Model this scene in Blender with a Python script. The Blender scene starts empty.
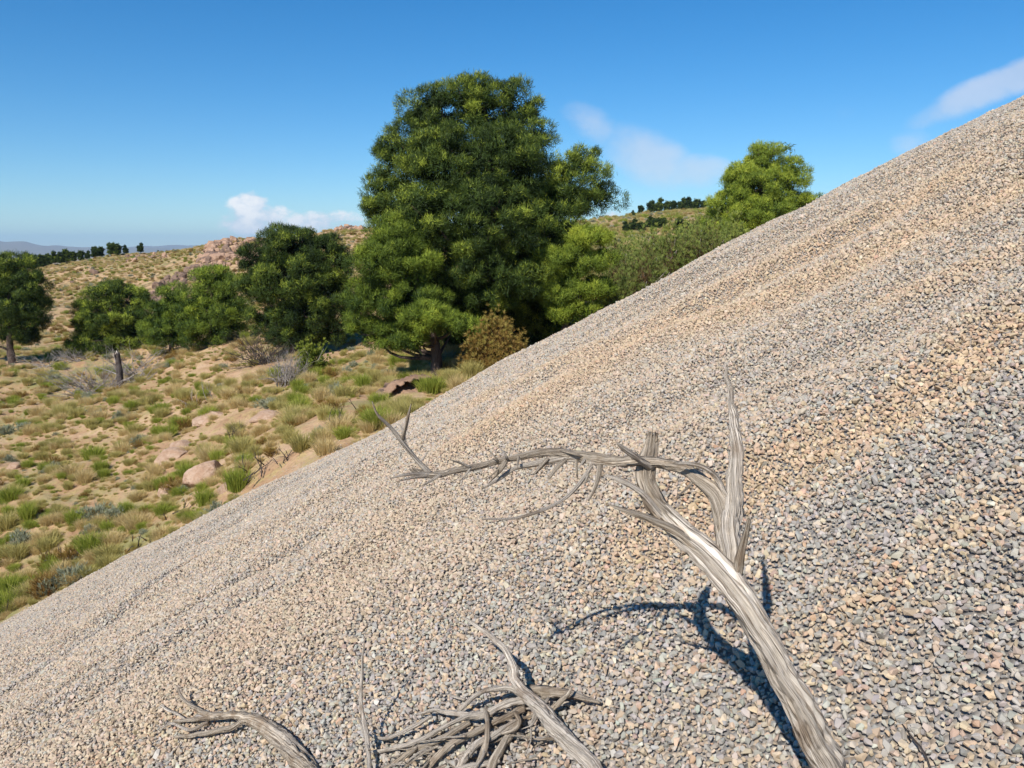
import bpy, math, random
import numpy as np
from mathutils import Vector, Matrix

# ------------------------------------------------------------------ camera, sky, sun, exposure
scene = bpy.context.scene
COL = scene.collection
F = 804.0
PITCH = math.radians(9.46)
EYE = 1.6
cam_data = bpy.data.cameras.new('camera')
cam_data.sensor_width = 36.0
cam_data.lens = 36.0 * F / 1024.0
cam_data.clip_start = 0.05
cam_data.clip_end = 60000
cam = bpy.data.objects.new('camera', cam_data)
COL.objects.link(cam)
cam.location = (0, 0, 0)
cam.rotation_euler = (math.pi / 2 - PITCH, 0, 0)
scene.camera = cam

SUN_L = Vector((0.314, 0.665, -0.678)).normalized()      # direction the light travels
SUN_EL = math.asin(-SUN_L.z)
SUN_AZ = math.atan2(-SUN_L.x, -SUN_L.y)                  # clockwise from +Y
sd = bpy.data.lights.new('sun', 'SUN')
sd.energy = 5.0
sd.angle = math.radians(0.53)
sd.color = (1.0, 0.955, 0.89)
so = bpy.data.objects.new('sun', sd)
COL.objects.link(so)
so.rotation_euler = SUN_L.to_track_quat('-Z', 'Y').to_euler()

scene.view_settings.view_transform = 'Standard'
scene.view_settings.look = 'None'
scene.view_settings.exposure = 0.34
scene.view_settings.gamma = 1.0
scene.view_settings.use_curve_mapping = False
scene.cycles.max_bounces = 4
scene.cycles.diffuse_bounces = 2
scene.cycles.transmission_bounces = 3
scene.cycles.volume_bounces = 0
scene.render.resolution_x = 1024
scene.render.resolution_y = 768


def ray(px, py):
    cx = (px - 512) / F
    cy = (384 - py) / F
    return np.array([cx, math.cos(PITCH) + cy * math.sin(PITCH), -math.sin(PITCH) + cy * math.cos(PITCH)])


def at(px, py, Y):
    d = ray(px, py)
    return d * (Y / d[1])


def proj(p):
    p = np.asarray(p, float).reshape(-1, 3)
    zc = p[:, 1] * math.cos(PITCH) - p[:, 2] * math.sin(PITCH)
    yc = p[:, 1] * math.sin(PITCH) + p[:, 2] * math.cos(PITCH)
    zc = np.where(zc < .05, .05, zc)
    return np.stack([512 + F * p[:, 0] / zc, 384 - F * yc / zc, zc], 1)


class NT:
    """small node-tree helper"""
    def __init__(s, tree):
        s.t = tree
        s.n = tree.nodes
        s.l = tree.links

    def new(s, typ, **kw):
        nd = s.n.new(typ)
        for k, v in kw.items():
            setattr(nd, k, v)
        return nd

    def put(s, sock, v):
        if isinstance(v, bpy.types.NodeSocket):
            s.l.new(v, sock)
        else:
            sock.default_value = v

    def math(s, op, a, b=0.0, c=None, clamp=False):
        nd = s.new('ShaderNodeMath', operation=op, use_clamp=clamp)
        s.put(nd.inputs[0], a)
        s.put(nd.inputs[1], b)
        if c is not None:
            s.put(nd.inputs[2], c)
        return nd.outputs[0]

    def mix(s, f, a, b, blend='MIX'):
        nd = s.new('ShaderNodeMix', data_type='RGBA', blend_type=blend)
        s.put(nd.inputs[0], f)
        for sock, v in ((nd.inputs[6], a), (nd.inputs[7], b)):
            s.put(sock, v if isinstance(v, bpy.types.NodeSocket) else (*v[:3], 1))
        return nd.outputs[2]

    def noise(s, vec, scale, detail=4, rough=.55, out=0, dist=0.0):
        nd = s.new('ShaderNodeTexNoise')
        if vec is not None:
            s.put(nd.inputs['Vector'], vec)
        nd.inputs['Scale'].default_value = scale
        nd.inputs['Detail'].default_value = detail
        nd.inputs['Roughness'].default_value = rough
        nd.inputs['Distortion'].default_value = dist
        return nd.outputs[out]

    def ramp(s, f, stops):
        nd = s.new('ShaderNodeValToRGB')
        el = nd.color_ramp.elements
        while len(el) < len(stops):
            el.new(.5)
        for e_, (p, c) in zip(el, stops):
            e_.position = p
            e_.color = (*c[:3], 1) if not isinstance(c, (int, float)) else (c, c, c, 1)
        s.put(nd.inputs[0], f)
        return nd.outputs[0]

    def smooth(s, v, a, b):
        nd = s.new('ShaderNodeMapRange', interpolation_type='SMOOTHSTEP')
        s.put(nd.inputs[0], v)
        nd.inputs[1].default_value = a
        nd.inputs[2].default_value = b
        return nd.outputs[0]


world = bpy.data.worlds.new('World')
scene.world = world
world.use_nodes = True
w = NT(world.node_tree)
w.n.clear()
sky = w.new('ShaderNodeTexSky', sky_type='NISHITA')
sky.sun_disc = False
sky.sun_elevation = SUN_EL
sky.sun_rotation = SUN_AZ
sky.altitude = 600
sky.air_density = 1.0
sky.dust_density = 0.1
sky.ozone_density = 2.2
hsv = w.new('ShaderNodeHueSaturation')
hsv.inputs['Saturation'].default_value = 1.27
w.put(hsv.inputs['Color'], w.mix(1.0, sky.outputs[0], (.77, .93, 1.07), 'MULTIPLY'))      # camera white balance
bg = w.new('ShaderNodeBackground')
bg.inputs[1].default_value = 0.093
w.l.new(hsv.outputs[0], bg.inputs[0])
# clouds: soft cumulus banks, defined by their direction in the sky
tc = w.new('ShaderNodeTexCoord')
sep = w.new('ShaderNodeSeparateXYZ')
w.l.new(tc.outputs['Generated'], sep.inputs[0])
yy = w.math('MAXIMUM', sep.outputs[1], 0.02)
cu = w.math('DIVIDE', sep.outputs[0], yy)
cv = w.math('DIVIDE', sep.outputs[2], yy)
front = w.math('GREATER_THAN', sep.outputs[1], 0.05)
comb = w.new('ShaderNodeCombineXYZ')
w.put(comb.inputs[0], cu)
w.put(comb.inputs[1], w.math('MULTIPLY', cv, 1.5))
n_big = w.noise(comb.outputs[0], 26, 10, .62)
n_soft = w.noise(comb.outputs[0], 9, 9, .62)


def cloud_mask(blobs):
    acc = None
    for (px, py, rx, ry, tilt, amp) in blobs:
        d = ray(px, py)
        u0, v0 = d[0] / d[1], d[2] / d[1]
        du = w.math('SUBTRACT', cu, u0)
        dv = w.math('SUBTRACT', cv, v0)
        dv = w.math('SUBTRACT', dv, w.math('MULTIPLY', du, tilt))
        a = w.math('DIVIDE', du, rx / F)
        b = w.math('DIVIDE', dv, ry / F)
        r2 = w.math('ADD', w.math('MULTIPLY', a, a), w.math('MULTIPLY', b, b))
        m = w.math('MULTIPLY', w.math('SUBTRACT', 1.0, r2, clamp=True), amp)
        acc = m if acc is None else w.math('MAXIMUM', acc, m)
    return acc


m_cum = cloud_mask([(254, 220, 62, 30, 0.0, .95), (250, 205, 30, 20, 0, 1.05), (322, 222, 70, 18, 0, .85), (612, 216, 22, 10, 0, .8),
                    (-300, 215, 120, 30, 0, .9), (1350, 60, 200, 40, .3, .8)])
d_cum = w.math('MULTIPLY', w.smooth(w.math('ADD', w.math('MULTIPLY', m_cum, .62), n_big), .80, 1.06), w.smooth(m_cum, 0, .2))
m_soft = cloud_mask([(596, 128, 50, 28, -.55, .7), (645, 158, 62, 38, -.3, 1.0), (690, 172, 60, 22, 0, .85),
                     (982, 92, 88, 22, .42, 1.05), (1030, 72, 50, 22, .3, 1.35), (915, 143, 34, 20, 0, .55), (855, 110, 60, 40, 0, .25)])
d_soft = w.math('MULTIPLY', w.smooth(w.math('ADD', w.math('MULTIPLY', m_soft, .6), w.math('MULTIPLY', n_soft, .75)), .52, .98), w.smooth(m_soft, 0, .35))
bg_c = w.new('ShaderNodeBackground')
w.put(bg_c.inputs[0], w.mix(w.smooth(n_big, .38, .62), (.66, .73, .82), (1.0, .98, .96)))
bg_c.inputs[1].default_value = 0.90
bg_s = w.new('ShaderNodeBackground')
w.put(bg_s.inputs[0], w.mix(n_soft, (.60, .66, .76), (.96, .92, .92)))
bg_s.inputs[1].default_value = 0.82
mx1 = w.new('ShaderNodeMixShader')
w.put(mx1.inputs[0], w.math('MULTIPLY', w.math('MULTIPLY', d_cum, front), .92))
w.l.new(bg.outputs[0], mx1.inputs[1])
w.l.new(bg_c.outputs[0], mx1.inputs[2])
mx2 = w.new('ShaderNodeMixShader')
w.put(mx2.inputs[0], w.math('MULTIPLY', w.math('MULTIPLY', d_soft, front), .52))
w.l.new(mx1.outputs[0], mx2.inputs[1])
w.l.new(bg_s.outputs[0], mx2.inputs[2])
wo = w.new('ShaderNodeOutputWorld')
w.l.new(mx2.outputs[0], wo.inputs[0])

# ------------------------------------------------------------------ general helpers
RNG = np.random.default_rng(7)
random.seed(7)


def lattice(seed):
    return np.random.default_rng(seed).random((64, 64))


_LAT = [lattice(i) for i in range(8)]


def vnoise(x, y, k=0):
    x = np.asarray(x, float)
    y = np.asarray(y, float)
    L = _LAT[k % 8]
    xi = np.floor(x).astype(int)
    yi = np.floor(y).astype(int)
    fx = x - xi
    fy = y - yi
    fx = fx * fx * (3 - 2 * fx)
    fy = fy * fy * (3 - 2 * fy)
    a = L[xi % 64, yi % 64]
    b = L[(xi + 1) % 64, yi % 64]
    c = L[xi % 64, (yi + 1) % 64]
    d = L[(xi + 1) % 64, (yi + 1) % 64]
    return (a * (1 - fx) + b * fx) * (1 - fy) + (c * (1 - fx) + d * fx) * fy - .5


def fbm(x, y, oct=4, k=0):
    s = 0
    a = 1.0
    for i in range(oct):
        s = s + a * vnoise(np.asarray(x) * 2 ** i + 17.3 * i, np.asarray(y) * 2 ** i - 9.1 * i, k + i)
        a *= .5
    return s


def mesh_np(name, v, f, mat=None, smooth=False, tint=None, uv=None):
    """v (N,3); f (M,k) all polygons with k corners"""
    v = np.ascontiguousarray(v, np.float32)
    f = np.ascontiguousarray(f, np.int32)
    me = bpy.data.meshes.new(name)
    me.vertices.add(len(v))
    me.vertices.foreach_set('co', v.ravel())
    k = f.shape[1]
    me.loops.add(f.size)
    me.loops.foreach_set('vertex_index', f.ravel())
    me.polygons.add(len(f))
    me.polygons.foreach_set('loop_start', np.arange(0, f.size, k, dtype=np.int32))
    me.polygons.foreach_set('loop_total', np.full(len(f), k, np.int32))
    if smooth:
        me.polygons.foreach_set('use_smooth', np.ones(len(f), bool))
    if tint is not None:
        at_ = me.attributes.new('tint', 'FLOAT', 'POINT')
        at_.data.foreach_set('value', np.ascontiguousarray(tint, np.float32))
    if uv is not None:
        u = me.uv_layers.new(name='UVMap')
        u.data.foreach_set('uv', np.ascontiguousarray(uv[f.ravel()], np.float32).ravel())
    me.update(calc_edges=True)
    me.validate()
    if mat:
        me.materials.append(mat)
    return me


def link(name, me, parent=None, loc=(0, 0, 0), rot=(0, 0, 0), scale=(1, 1, 1)):
    o = bpy.data.objects.new(name, me)
    COL.objects.link(o)
    o.location = loc
    o.rotation_euler = rot
    o.scale = scale
    if parent is not None:
        o.parent = parent
    return o


def tag(o, label=None, cat=None, group=None, kind=None):
    if label:
        o['label'] = label
    if cat:
        o['category'] = cat
    if group:
        o['group'] = group
    if kind:
        o['kind'] = kind
    return o


def mat_new(name):
    m = bpy.data.materials.new(name)
    m.use_nodes = True
    t = NT(m.node_tree)
    b = t.n['Principled BSDF']
    return m, t, b


def catmull(P, n):
    """P (k,d) control points -> n samples"""
    P = np.asarray(P, float)
    k = len(P)
    if k == 2:
        t = np.linspace(0, 1, n)[:, None]
        return P[0] * (1 - t) + P[1] * t
    Q = np.vstack([2 * P[0] - P[1], P, 2 * P[-1] - P[-2]])
    seg = np.linalg.norm(np.diff(P[:, :3], axis=0), axis=1)
    cum = np.concatenate([[0], np.cumsum(seg)])
    s = np.linspace(0, cum[-1], n)
    i = np.clip(np.searchsorted(cum, s, side='right') - 1, 0, k - 2)
    t = ((s - cum[i]) / np.maximum(seg[i], 1e-9))[:, None]
    p0, p1, p2, p3 = Q[i], Q[i + 1], Q[i + 2], Q[i + 3]
    return .5 * (2 * p1 + (p2 - p0) * t + (2 * p0 - 5 * p1 + 4 * p2 - p3) * t ** 2 + (3 * p1 - p0 - 3 * p2 + p3) * t ** 3)


def tube_np(P, seg=10, step=.05, rough=0.0, ridges=0, twist=0.0, seed=0, jag=0.0):
    """swept tube. P rows (x,y,z,r). returns verts, quads, uv"""
    P = np.asarray(P, float)
    L = np.linalg.norm(np.diff(P[:, :3], axis=0), axis=1).sum()
    n = max(4, int(L / step))
    S = catmull(P, n)
    c = S[:, :3].copy()
    if ridges:
        wob = np.stack([vnoise(np.linspace(0, L * 22, n) + seed * 5 + q_ * 31, np.full(n, q_ + seed * .37), q_ + seed) for q_ in range(3)], 1)
        env = np.minimum(1, np.arange(n) / max(1, .04 * n))[:, None]
        c = c + wob * env * np.clip(S[:, 3:4], .002, .012) * .6
    r = np.maximum(S[:, 3], .0004)
    T = np.gradient(c, axis=0)
    T /= np.linalg.norm(T, axis=1)[:, None] + 1e-12
    up = np.array([0, 0, 1.]) if abs(T[0, 2]) < .9 else np.array([1., 0, 0])
    N = np.zeros_like(c)
    a = np.cross(T[0], up)
    N[0] = a / np.linalg.norm(a)
    for i in range(1, n):
        a = N[i - 1] - T[i] * (N[i - 1] @ T[i])
        N[i] = a / (np.linalg.norm(a) + 1e-12)
    B = np.cross(T, N)
    th = np.linspace(0, 2 * np.pi, seg, endpoint=False)
    arc = np.linspace(0, L, n)
    TH, AR = np.meshgrid(th, arc)
    rr = np.repeat(r[:, None], seg, 1)
    if ridges:
        tw = TH + twist * AR
        k = seed % 8
        # periodic in theta: sample noise on a circle
        cx = np.cos(tw) * ridges + seed * 3.1
        cy = np.sin(tw) * ridges + seed * 1.7
        g = vnoise(cx + AR * 2.2, cy - AR * 1.3, k) * 2
        g2 = vnoise(cx * 2.3 + AR * 3.0, cy * 2.3 + AR * 2.0, k + 1) * 2
        g3 = np.abs(vnoise(cx * 1.4 - AR * 1.5 + 9, cy * 1.4 + AR * 2.5 + 4, k + 3)) * 2
        rr = rr * (1 + rough * (.75 * g + .45 * g2 - .35 * np.abs(g2) - .55 * np.clip(.22 - g3, 0, 1) / .22))
        rr = rr * (1 + .28 * rough * vnoise(AR * 11 + seed, AR * 0 + seed * 1.3, k + 4))
        lob = vnoise(np.cos(tw) * .7 + AR * 5 + seed, np.sin(tw) * .7 + seed * .3, k + 2)
        rr = rr * (1 + rough * .5 * lob)
    elif rough:
        rr = rr * (1 + rough * 2 * vnoise(np.cos(TH) * 1.5 + AR * 8 + seed, np.sin(TH) * 1.5 + seed, seed))
    V = c[:, None, :] + rr[..., None] * (np.cos(TH)[..., None] * N[:, None, :] + np.sin(TH)[..., None] * B[:, None, :])
    if jag:
        rj = np.random.default_rng(seed)
        V[-1] += T[-1] * (rj.random(seg)[:, None] - .3) * jag
        V[-2] += T[-1] * (rj.random(seg)[:, None] - .5) * jag * .5
    V = V.reshape(-1, 3)
    i = np.arange(n - 1)[:, None] * seg
    j = np.arange(seg)[None, :]
    jn = (j + 1) % seg
    q = np.stack([i + j, i + jn, i + seg + jn, i + seg + j], -1).reshape(-1, 4)
    uv = np.stack([np.repeat(np.cos(TH + twist * AR)[..., None], 1, -1)[..., 0].ravel(), AR.ravel()], 1)
    base = len(V)
    caps = np.vstack([c[0] , c[-1]])
    V = np.vstack([V, caps])
    uv = np.vstack([uv, [[0, 0], [0, L]]])
    jj = np.arange(seg)
    q0 = np.stack([np.full(seg, base), (jj + 1) % seg, jj, jj], 1)
    q1 = np.stack([np.full(seg, base + 1), (n - 1) * seg + jj, (n - 1) * seg + (jj + 1) % seg, (n - 1) * seg + (jj + 1) % seg], 1)
    return V, q, uv, q0[:, :3], q1[:, :3]


def tubes_mesh(name, lists, mat, smooth=True, **kw):
    """several tubes as one triangulated mesh; each entry rows (x,y,z,r)"""
    vs, fs, us = [], [], []
    off = 0
    for k, P in enumerate(lists):
        kk = dict(kw)
        kk['seed'] = kw.get('seed', 0) + k
        V, q, uv, c0, c1 = tube_np(P, **kk)
        tri = np.vstack([q[:, [0, 1, 2]], q[:, [0, 2, 3]], c0, c1])
        vs.append(V)
        fs.append(tri + off)
        us.append(uv)
        off += len(V)
    return mesh_np(name, np.vstack(vs), np.vstack(fs), mat, smooth=smooth, uv=np.vstack(us))


# ------------------------------------------------------------------ land shape
S_H = .5385
R_H = 16.0
E_ANG = math.atan2(.26, -.9656)
D_H = math.acos(1 - EYE / (S_H * R_H))
PHI = E_ANG + D_H
AX, AY, AZ = -R_H * math.cos(PHI), -R_H * math.sin(PHI), S_H * R_H - EYE


def seg_dist(x, y, poly):
    d = np.full(np.shape(x), 1e9)
    for (a, b) in zip(poly[:-1], poly[1:]):
        ab = b - a
        t = np.clip(((x - a[0]) * ab[0] + (y - a[1]) * ab[1]) / (ab @ ab), 0, 1)
        d = np.minimum(d, np.hypot(x - a[0] - t * ab[0], y - a[1] - t * ab[1]))
    return d


def _cone_hit(px, py):
    d = ray(px, py)
    t = np.geomspace(.4, 40, 3000)
    p = d[None, :] * t[:, None]
    b = p[:, 2] < AZ - S_H * np.hypot(p[:, 0] - AX, p[:, 1] - AY)
    return p[int(np.argmax(b)), :2]


# shallow slide channels where stones have run downhill
GROOVES = [(np.array([_cone_hit(*q) for q in pts]), dep, wid) for pts, dep, wid in [
    ([(-40, 715), (2, 690), (60, 655), (110, 618), (165, 575), (230, 535)], .045, .07), ([(-30, 765), (40, 716), (147, 643), (235, 582), (300, 545)], .045, .08),
    ([(20, 760), (120, 690), (200, 640), (330, 555)], .03, .07), ([(60, 610), (150, 565), (260, 500)], .04, .10), ([(1060, 215), (1020, 240), (880, 320), (760, 370)], .05, .18),
    ([(1060, 380), (960, 450), (890, 520), (800, 580)], .03, .12), ([(1000, 130), (860, 215), (700, 300)], .05, .2)]]


def heap(x, y):
    """surface of the gravel heap: a cone flank with low swells and downhill furrows"""
    x = np.asarray(x, float)
    y = np.asarray(y, float)
    r = np.hypot(x - AX, y - AY)
    z = AZ - S_H * r
    th = np.arctan2(y - AY, x - AX)
    th = np.where(th < 0, th + 2 * np.pi, th)
    arc = (th - PHI) * r
    far = np.clip((np.hypot(x, y) - 1.5) / 3, 0, 1)
    z = z + .13 * far * fbm(x * .55 + 3, y * .55 + 7, 3, 1) * 1.2
    z = z + (.012 + .05 * far) * vnoise((th - PHI) * 34 + 40, r * .22 + 5, 3)
    z = z + (.016 + .014 * far) * vnoise((th - PHI) * 90 + 10, r * .5, 4)
    z = z + .02 * fbm(x * 2.6, y * 2.6, 2, 5)
    for pl, dep, wid in GROOVES:
        z = z - dep * np.exp(-(seg_dist(x, y, pl) / wid) ** 2)
    return z


def hit(px, py, fn=heap, t0=.4, t1=60.0):
    d = ray(px, py)
    t = np.geomspace(t0, t1, 4000)
    p = d[None, :] * t[:, None]
    below = p[:, 2] < fn(p[:, 0], p[:, 1])
    i = int(np.argmax(below))
    if not below.any():
        return None
    return p[i]


CP = []
for (px, py, Y) in [(-60, 655, 11.6), (0, 630, 11.9), (0, 560, 14.6), (0, 500, 18.3), (0, 430, 26), (0, 400, 31), (0, 356, 42),
                    (100, 548, 13.6), (100, 500, 16.5), (100, 450, 21), (100, 400, 29), (120, 387, 32), (100, 352, 41),
                    (205, 494, 14.3), (205, 440, 19), (205, 400, 25), (205, 355, 34),
                    (330, 455, 12.6), (330, 420, 16), (330, 390, 21), (320, 365, 27),
                    (430, 404, 16), (430, 385, 19), (440, 368, 22), (500, 358, 22.5), (560, 340, 24), (400, 380, 21.5),
                    (600, 327, 25), (660, 294, 27), (720, 264, 30), (760, 247, 34), (830, 217, 40), (1000, 160, 40),
                    (620, 262, 50), (650, 246, 75), (690, 240, 90), (620, 236, 110), (620, 219, 150), (650, 214, 160), (700, 213, 165), (590, 221, 170), (800, 205, 150),
                    (60, 347, 50), (60, 320, 62), (60, 290, 80), (60, 265, 112), (130, 256, 115), (110, 332, 55), (110, 300, 72), (170, 302, 70),
                    (180, 252, 103), (215, 290, 72), (230, 242, 92), (250, 266, 80), (300, 240, 95), (345, 229, 100), (400, 232, 110), (500, 240, 110), (550, 236, 112)]:
    CP.append(at(px, py, Y))
CP += [(0, 3, -5.2), (3, 3, -4.6), (-4, 3, -6.2), (7, 9, -3), (12, 9, -2), (-9, 6, -6.2), (-14, 8, -6.0), (-20, 15, -5.8),
       (-60, 200, -11), (-110, 190, -12), (-30, 190, -7), (10, 240, 0), (50, 260, 0), (90, 250, 2), (-90, 70, -7), (-60, 50, -6), (90, 70, 3),
       (-100, 320, -24), (0, 340, -22), (110, 340, -20), (-300, 700, -40), (0, 800, -40), (300, 700, -40), (0, 2500, -42), (-900, 2300, -42), (900, 2300, -42)]
CP = np.array(CP)


def _q(x, y):
    a = np.arctan2(x, y)
    a = np.clip(a, -1.0, 1.0)
    return a * 2.2, np.log(np.maximum(np.hypot(x, y), 2.0))


_cq = np.stack(_q(CP[:, 0], CP[:, 1]), 1)
_d = np.hypot(_cq[:, None, 0] - _cq[None, :, 0], _cq[:, None, 1] - _cq[None, :, 1])
_K = -np.sqrt(_d ** 2 + .03 ** 2) - np.eye(len(CP)) * .004
_M = np.block([[_K, np.ones((len(CP), 1))], [np.ones((1, len(CP))), np.zeros((1, 1))]])
_w = np.linalg.solve(_M, np.concatenate([CP[:, 2], [0]]))


def land(x, y):
    x = np.asarray(x, float)
    y = np.asarray(y, float)
    sh = x.shape
    x = x.ravel()
    y = y.ravel()
    a, b = _q(x, y)
    z = np.full(len(x), _w[-1])
    for i in range(len(CP)):
        z -= _w[i] * np.sqrt((a - _cq[i, 0]) ** 2 + (b - _cq[i, 1]) ** 2 + .0009)
    r = np.hypot(x, y)
    ang = np.abs(np.arctan2(x, y))
    back = np.clip((ang - 1.05) / .5, 0, 1)
    z = z * (1 - back) + back * np.where(r < 60, -6.3, np.minimum(z, -6.3))
    amp = np.clip((r - 6) / 10, 0, 1) * np.clip(1.6 - r / 400, .2, 1)
    z = z + amp * (.34 * fbm(x * .28, y * .28, 3, 2) + .14 * fbm(x * 1.3, y * 1.3, 3, 3))
    ra = np.hypot(x - AX, y - AY)
    hz = AZ - S_H * ra
    z = np.where((r < 7.5) | (ra < 13.5), np.minimum(z, hz - .45), z)
    return z.reshape(sh)


def ground(px, py, t0=8.0):
    p = hit(px, py, land, t0, 400)
    return p if p is not None else at(px, py, 40)


def on_land(px, Y):
    """point on the land in the picture column px at distance Y"""
    x = (px - 512) / F * Y
    for _ in range(3):
        z = float(land(np.array([x]), np.array([Y]))[0])
        x = (px - 512) / F * (Y * math.cos(PITCH) - z * math.sin(PITCH))
    return np.array([x, Y, z])


# ------------------------------------------------------------------ materials
def soil_material():
    m, t, b = mat_new('dry_soil')
    g = t.new('ShaderNodeNewGeometry')
    p = g.outputs['Position']
    n1 = t.noise(p, .16, 5, .6)
    n2 = t.noise(p, 1.1, 6, .65)
    n3 = t.noise(p, 9, 5, .7)
    c = t.ramp(n2, [(.3, (.33, .19, .10)), (.48, (.45, .285, .165)), (.62, (.54, .37, .23)), (.75, (.40, .27, .145))])
    straw = t.mix(n3, (.36, .27, .105), (.52, .41, .19))
    c = t.mix(t.math('MULTIPLY', t.smooth(t.noise(p, 2.6, 7, .75), .47, .60), .7), c, straw)
    c = t.mix(t.math('MULTIPLY', t.smooth(t.noise(p, 16, 5, .75), .52, .64), .55), c, (.20, .125, .07))
    green = t.mix(n3, (.12, .15, .035), (.23, .25, .08))
    far = t.new('ShaderNodeSeparateXYZ')
    t.put(far.inputs[0], p)
    gm = t.math('MULTIPLY', t.smooth(n1, .46, .60), t.smooth(n2, .40, .58))
    c = t.mix(t.math('MULTIPLY', gm, .75), c, green)
    # low scattered scrub, seen as dots from far off
    v = t.new('ShaderNodeTexVoronoi', feature='F1')
    t.put(v.inputs['Vector'], p)
    v.inputs['Scale'].default_value = 1.5
    dots = t.math('MULTIPLY', t.smooth(v.outputs['Distance'], .55, .22), t.smooth(far.outputs[1], 38, 60))
    c = t.mix(t.math('MULTIPLY', dots, .8), c, t.mix(t.noise(p, .05, 3), (.13, .085, .045), (.20, .155, .065)))
    t.put(b.inputs['Base Color'], c)
    b.inputs['Roughness'].default_value = .95
    b.inputs['Specular IOR Level'].default_value = .1
    bp = t.new('ShaderNodeBump')
    bp.inputs['Strength'].default_value = .7
    bp.inputs['Distance'].default_value = .12
    t.put(bp.inputs['Height'], t.noise(p, 5, 8, .7))
    t.put(b.inputs['Normal'], bp.outputs[0])
    return m


def stone_material():
    m, t, b = mat_new('gravel_stone')
    a = t.new('ShaderNodeAttribute', attribute_type='INSTANCER', attribute_name='tone')
    tcn = t.new('ShaderNodeTexCoord')
    n = t.noise(tcn.outputs['Object'], 60, 4, .65)
    n2 = t.noise(tcn.outputs['Object'], 230, 3, .6)
    c = t.mix(t.smooth(n, .35, .68), t.mix(.3, a.outputs['Color'], (.12, .10, .085)), a.outputs['Color'])
    c = t.mix(t.math('MULTIPLY', t.smooth(n2, .55, .72), .35), c, (.62, .56, .48))
    t.put(b.inputs['Base Color'], c)
    b.inputs['Roughness'].default_value = .82
    b.inputs['Specular IOR Level'].default_value = .25
    bp = t.new('ShaderNodeBump')
    bp.inputs['Strength'].default_value = .35
    bp.inputs['Distance'].default_value = .002
    t.put(bp.inputs['Height'], n)
    t.put(b.inputs['Normal'], bp.outputs[0])
    return m


def bed_material():
    m, t, b = mat_new('gravel_bed')
    g = t.new('ShaderNodeNewGeometry')
    p = g.outputs['Position']
    v = t.new('ShaderNodeTexVoronoi', feature='F1')
    t.put(v.inputs['Vector'], p)
    v.inputs['Scale'].default_value = 62
    sc = t.new('ShaderNodeSeparateColor')
    t.put(sc.inputs[0], v.outputs['Color'])
    c = t.ramp(sc.outputs[0], [(0, (.17, .16, .15)), (.35, (.27, .25, .225)), (.7, (.37, .30, .225)), (1, (.43, .35, .27))])
    t.put(b.inputs['Base Color'], c)
    b.inputs['Roughness'].default_value = .95
    bp = t.new('ShaderNodeBump')
    bp.inputs['Strength'].default_value = 1
    bp.inputs['Distance'].default_value = .012
    bp.invert = True
    t.put(bp.inputs['Height'], v.outputs['Distance'])
    t.put(b.inputs['Normal'], bp.outputs[0])
    return m


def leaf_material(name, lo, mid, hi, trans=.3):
    """lo/mid/hi: leaf colours from dark to light, spread by the tint attribute"""
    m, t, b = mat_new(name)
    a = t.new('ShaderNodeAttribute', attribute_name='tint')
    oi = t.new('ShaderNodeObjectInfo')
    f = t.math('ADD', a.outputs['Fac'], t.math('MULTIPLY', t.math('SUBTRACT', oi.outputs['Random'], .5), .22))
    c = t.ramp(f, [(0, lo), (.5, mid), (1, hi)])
    t.put(b.inputs['Base Color'], c)
    b.inputs['Roughness'].default_value = .6
    b.inputs['Specular IOR Level'].default_value = .2
    tr = t.new('ShaderNodeBsdfTranslucent')
    t.put(tr.inputs[0], c)
    mx = t.new('ShaderNodeMixShader')
    mx.inputs[0].default_value = trans
    t.l.new(b.outputs[0], mx.inputs[1])
    t.l.new(tr.outputs[0], mx.inputs[2])
    t.l.new(mx.outputs[0], t.n['Material Output'].inputs[0])
    return m


def wood_material(name, pale, mid, dark, warm, scale=1.0):
    m, t, b = mat_new(name)
    uv = t.new('ShaderNodeTexCoord')
    mp = t.new('ShaderNodeMapping')
    mp.inputs['Scale'].default_value = (6.5 * scale, 1.5, 1)
    t.l.new(uv.outputs['UV'], mp.inputs[0])
    fib = t.noise(mp.outputs[0], 3.0, 9, .72, dist=.5)
    mp2 = t.new('ShaderNodeMapping')
    mp2.inputs['Scale'].default_value = (24.0 * scale, 3.5, 1)
    t.l.new(uv.outputs['UV'], mp2.inputs[0])
    fine = t.noise(mp2.outputs[0], 3.0, 6, .7)
    pos = t.new('ShaderNodeNewGeometry').outputs['Position']
    blot = t.noise(pos, 11, 5, .6)
    c = t.ramp(fib, [(.36, dark), (.435, mid), (.53, pale), (.75, pale)])
    c = t.mix(t.math('MULTIPLY', t.smooth(blot, .5, .66), .65), c, t.mix(fib, dark, warm))
    mp3 = t.new('ShaderNodeMapping')
    mp3.inputs['Scale'].default_value = (3.2 * scale, .55, 1)
    t.l.new(uv.outputs['UV'], mp3.inputs[0])
    ck = t.math('ABSOLUTE', t.math('SUBTRACT', t.noise(mp3.outputs[0], 4.0, 4, .6, dist=.8), .5))
    crack = t.smooth(ck, .022, .004)
    c = t.mix(t.math('MULTIPLY', crack, .9), c, dark)
    c = t.mix(t.math('MULTIPLY', t.math('MULTIPLY', t.smooth(fine, .46, .36), t.smooth(blot, .60, .42)), .8), c, dark)
    t.put(b.inputs['Base Color'], c)
    b.inputs['Roughness'].default_value = .85
    b.inputs['Specular IOR Level'].default_value = .2
    bp = t.new('ShaderNodeBump')
    bp.inputs['Strength'].default_value = .8
    bp.inputs['Distance'].default_value = .006
    t.put(bp.inputs['Height'], t.math('SUBTRACT', t.math('ADD', fib, t.math('MULTIPLY', fine, .5)), crack))
    t.put(b.inputs['Normal'], bp.outputs[0])
    return m


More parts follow.
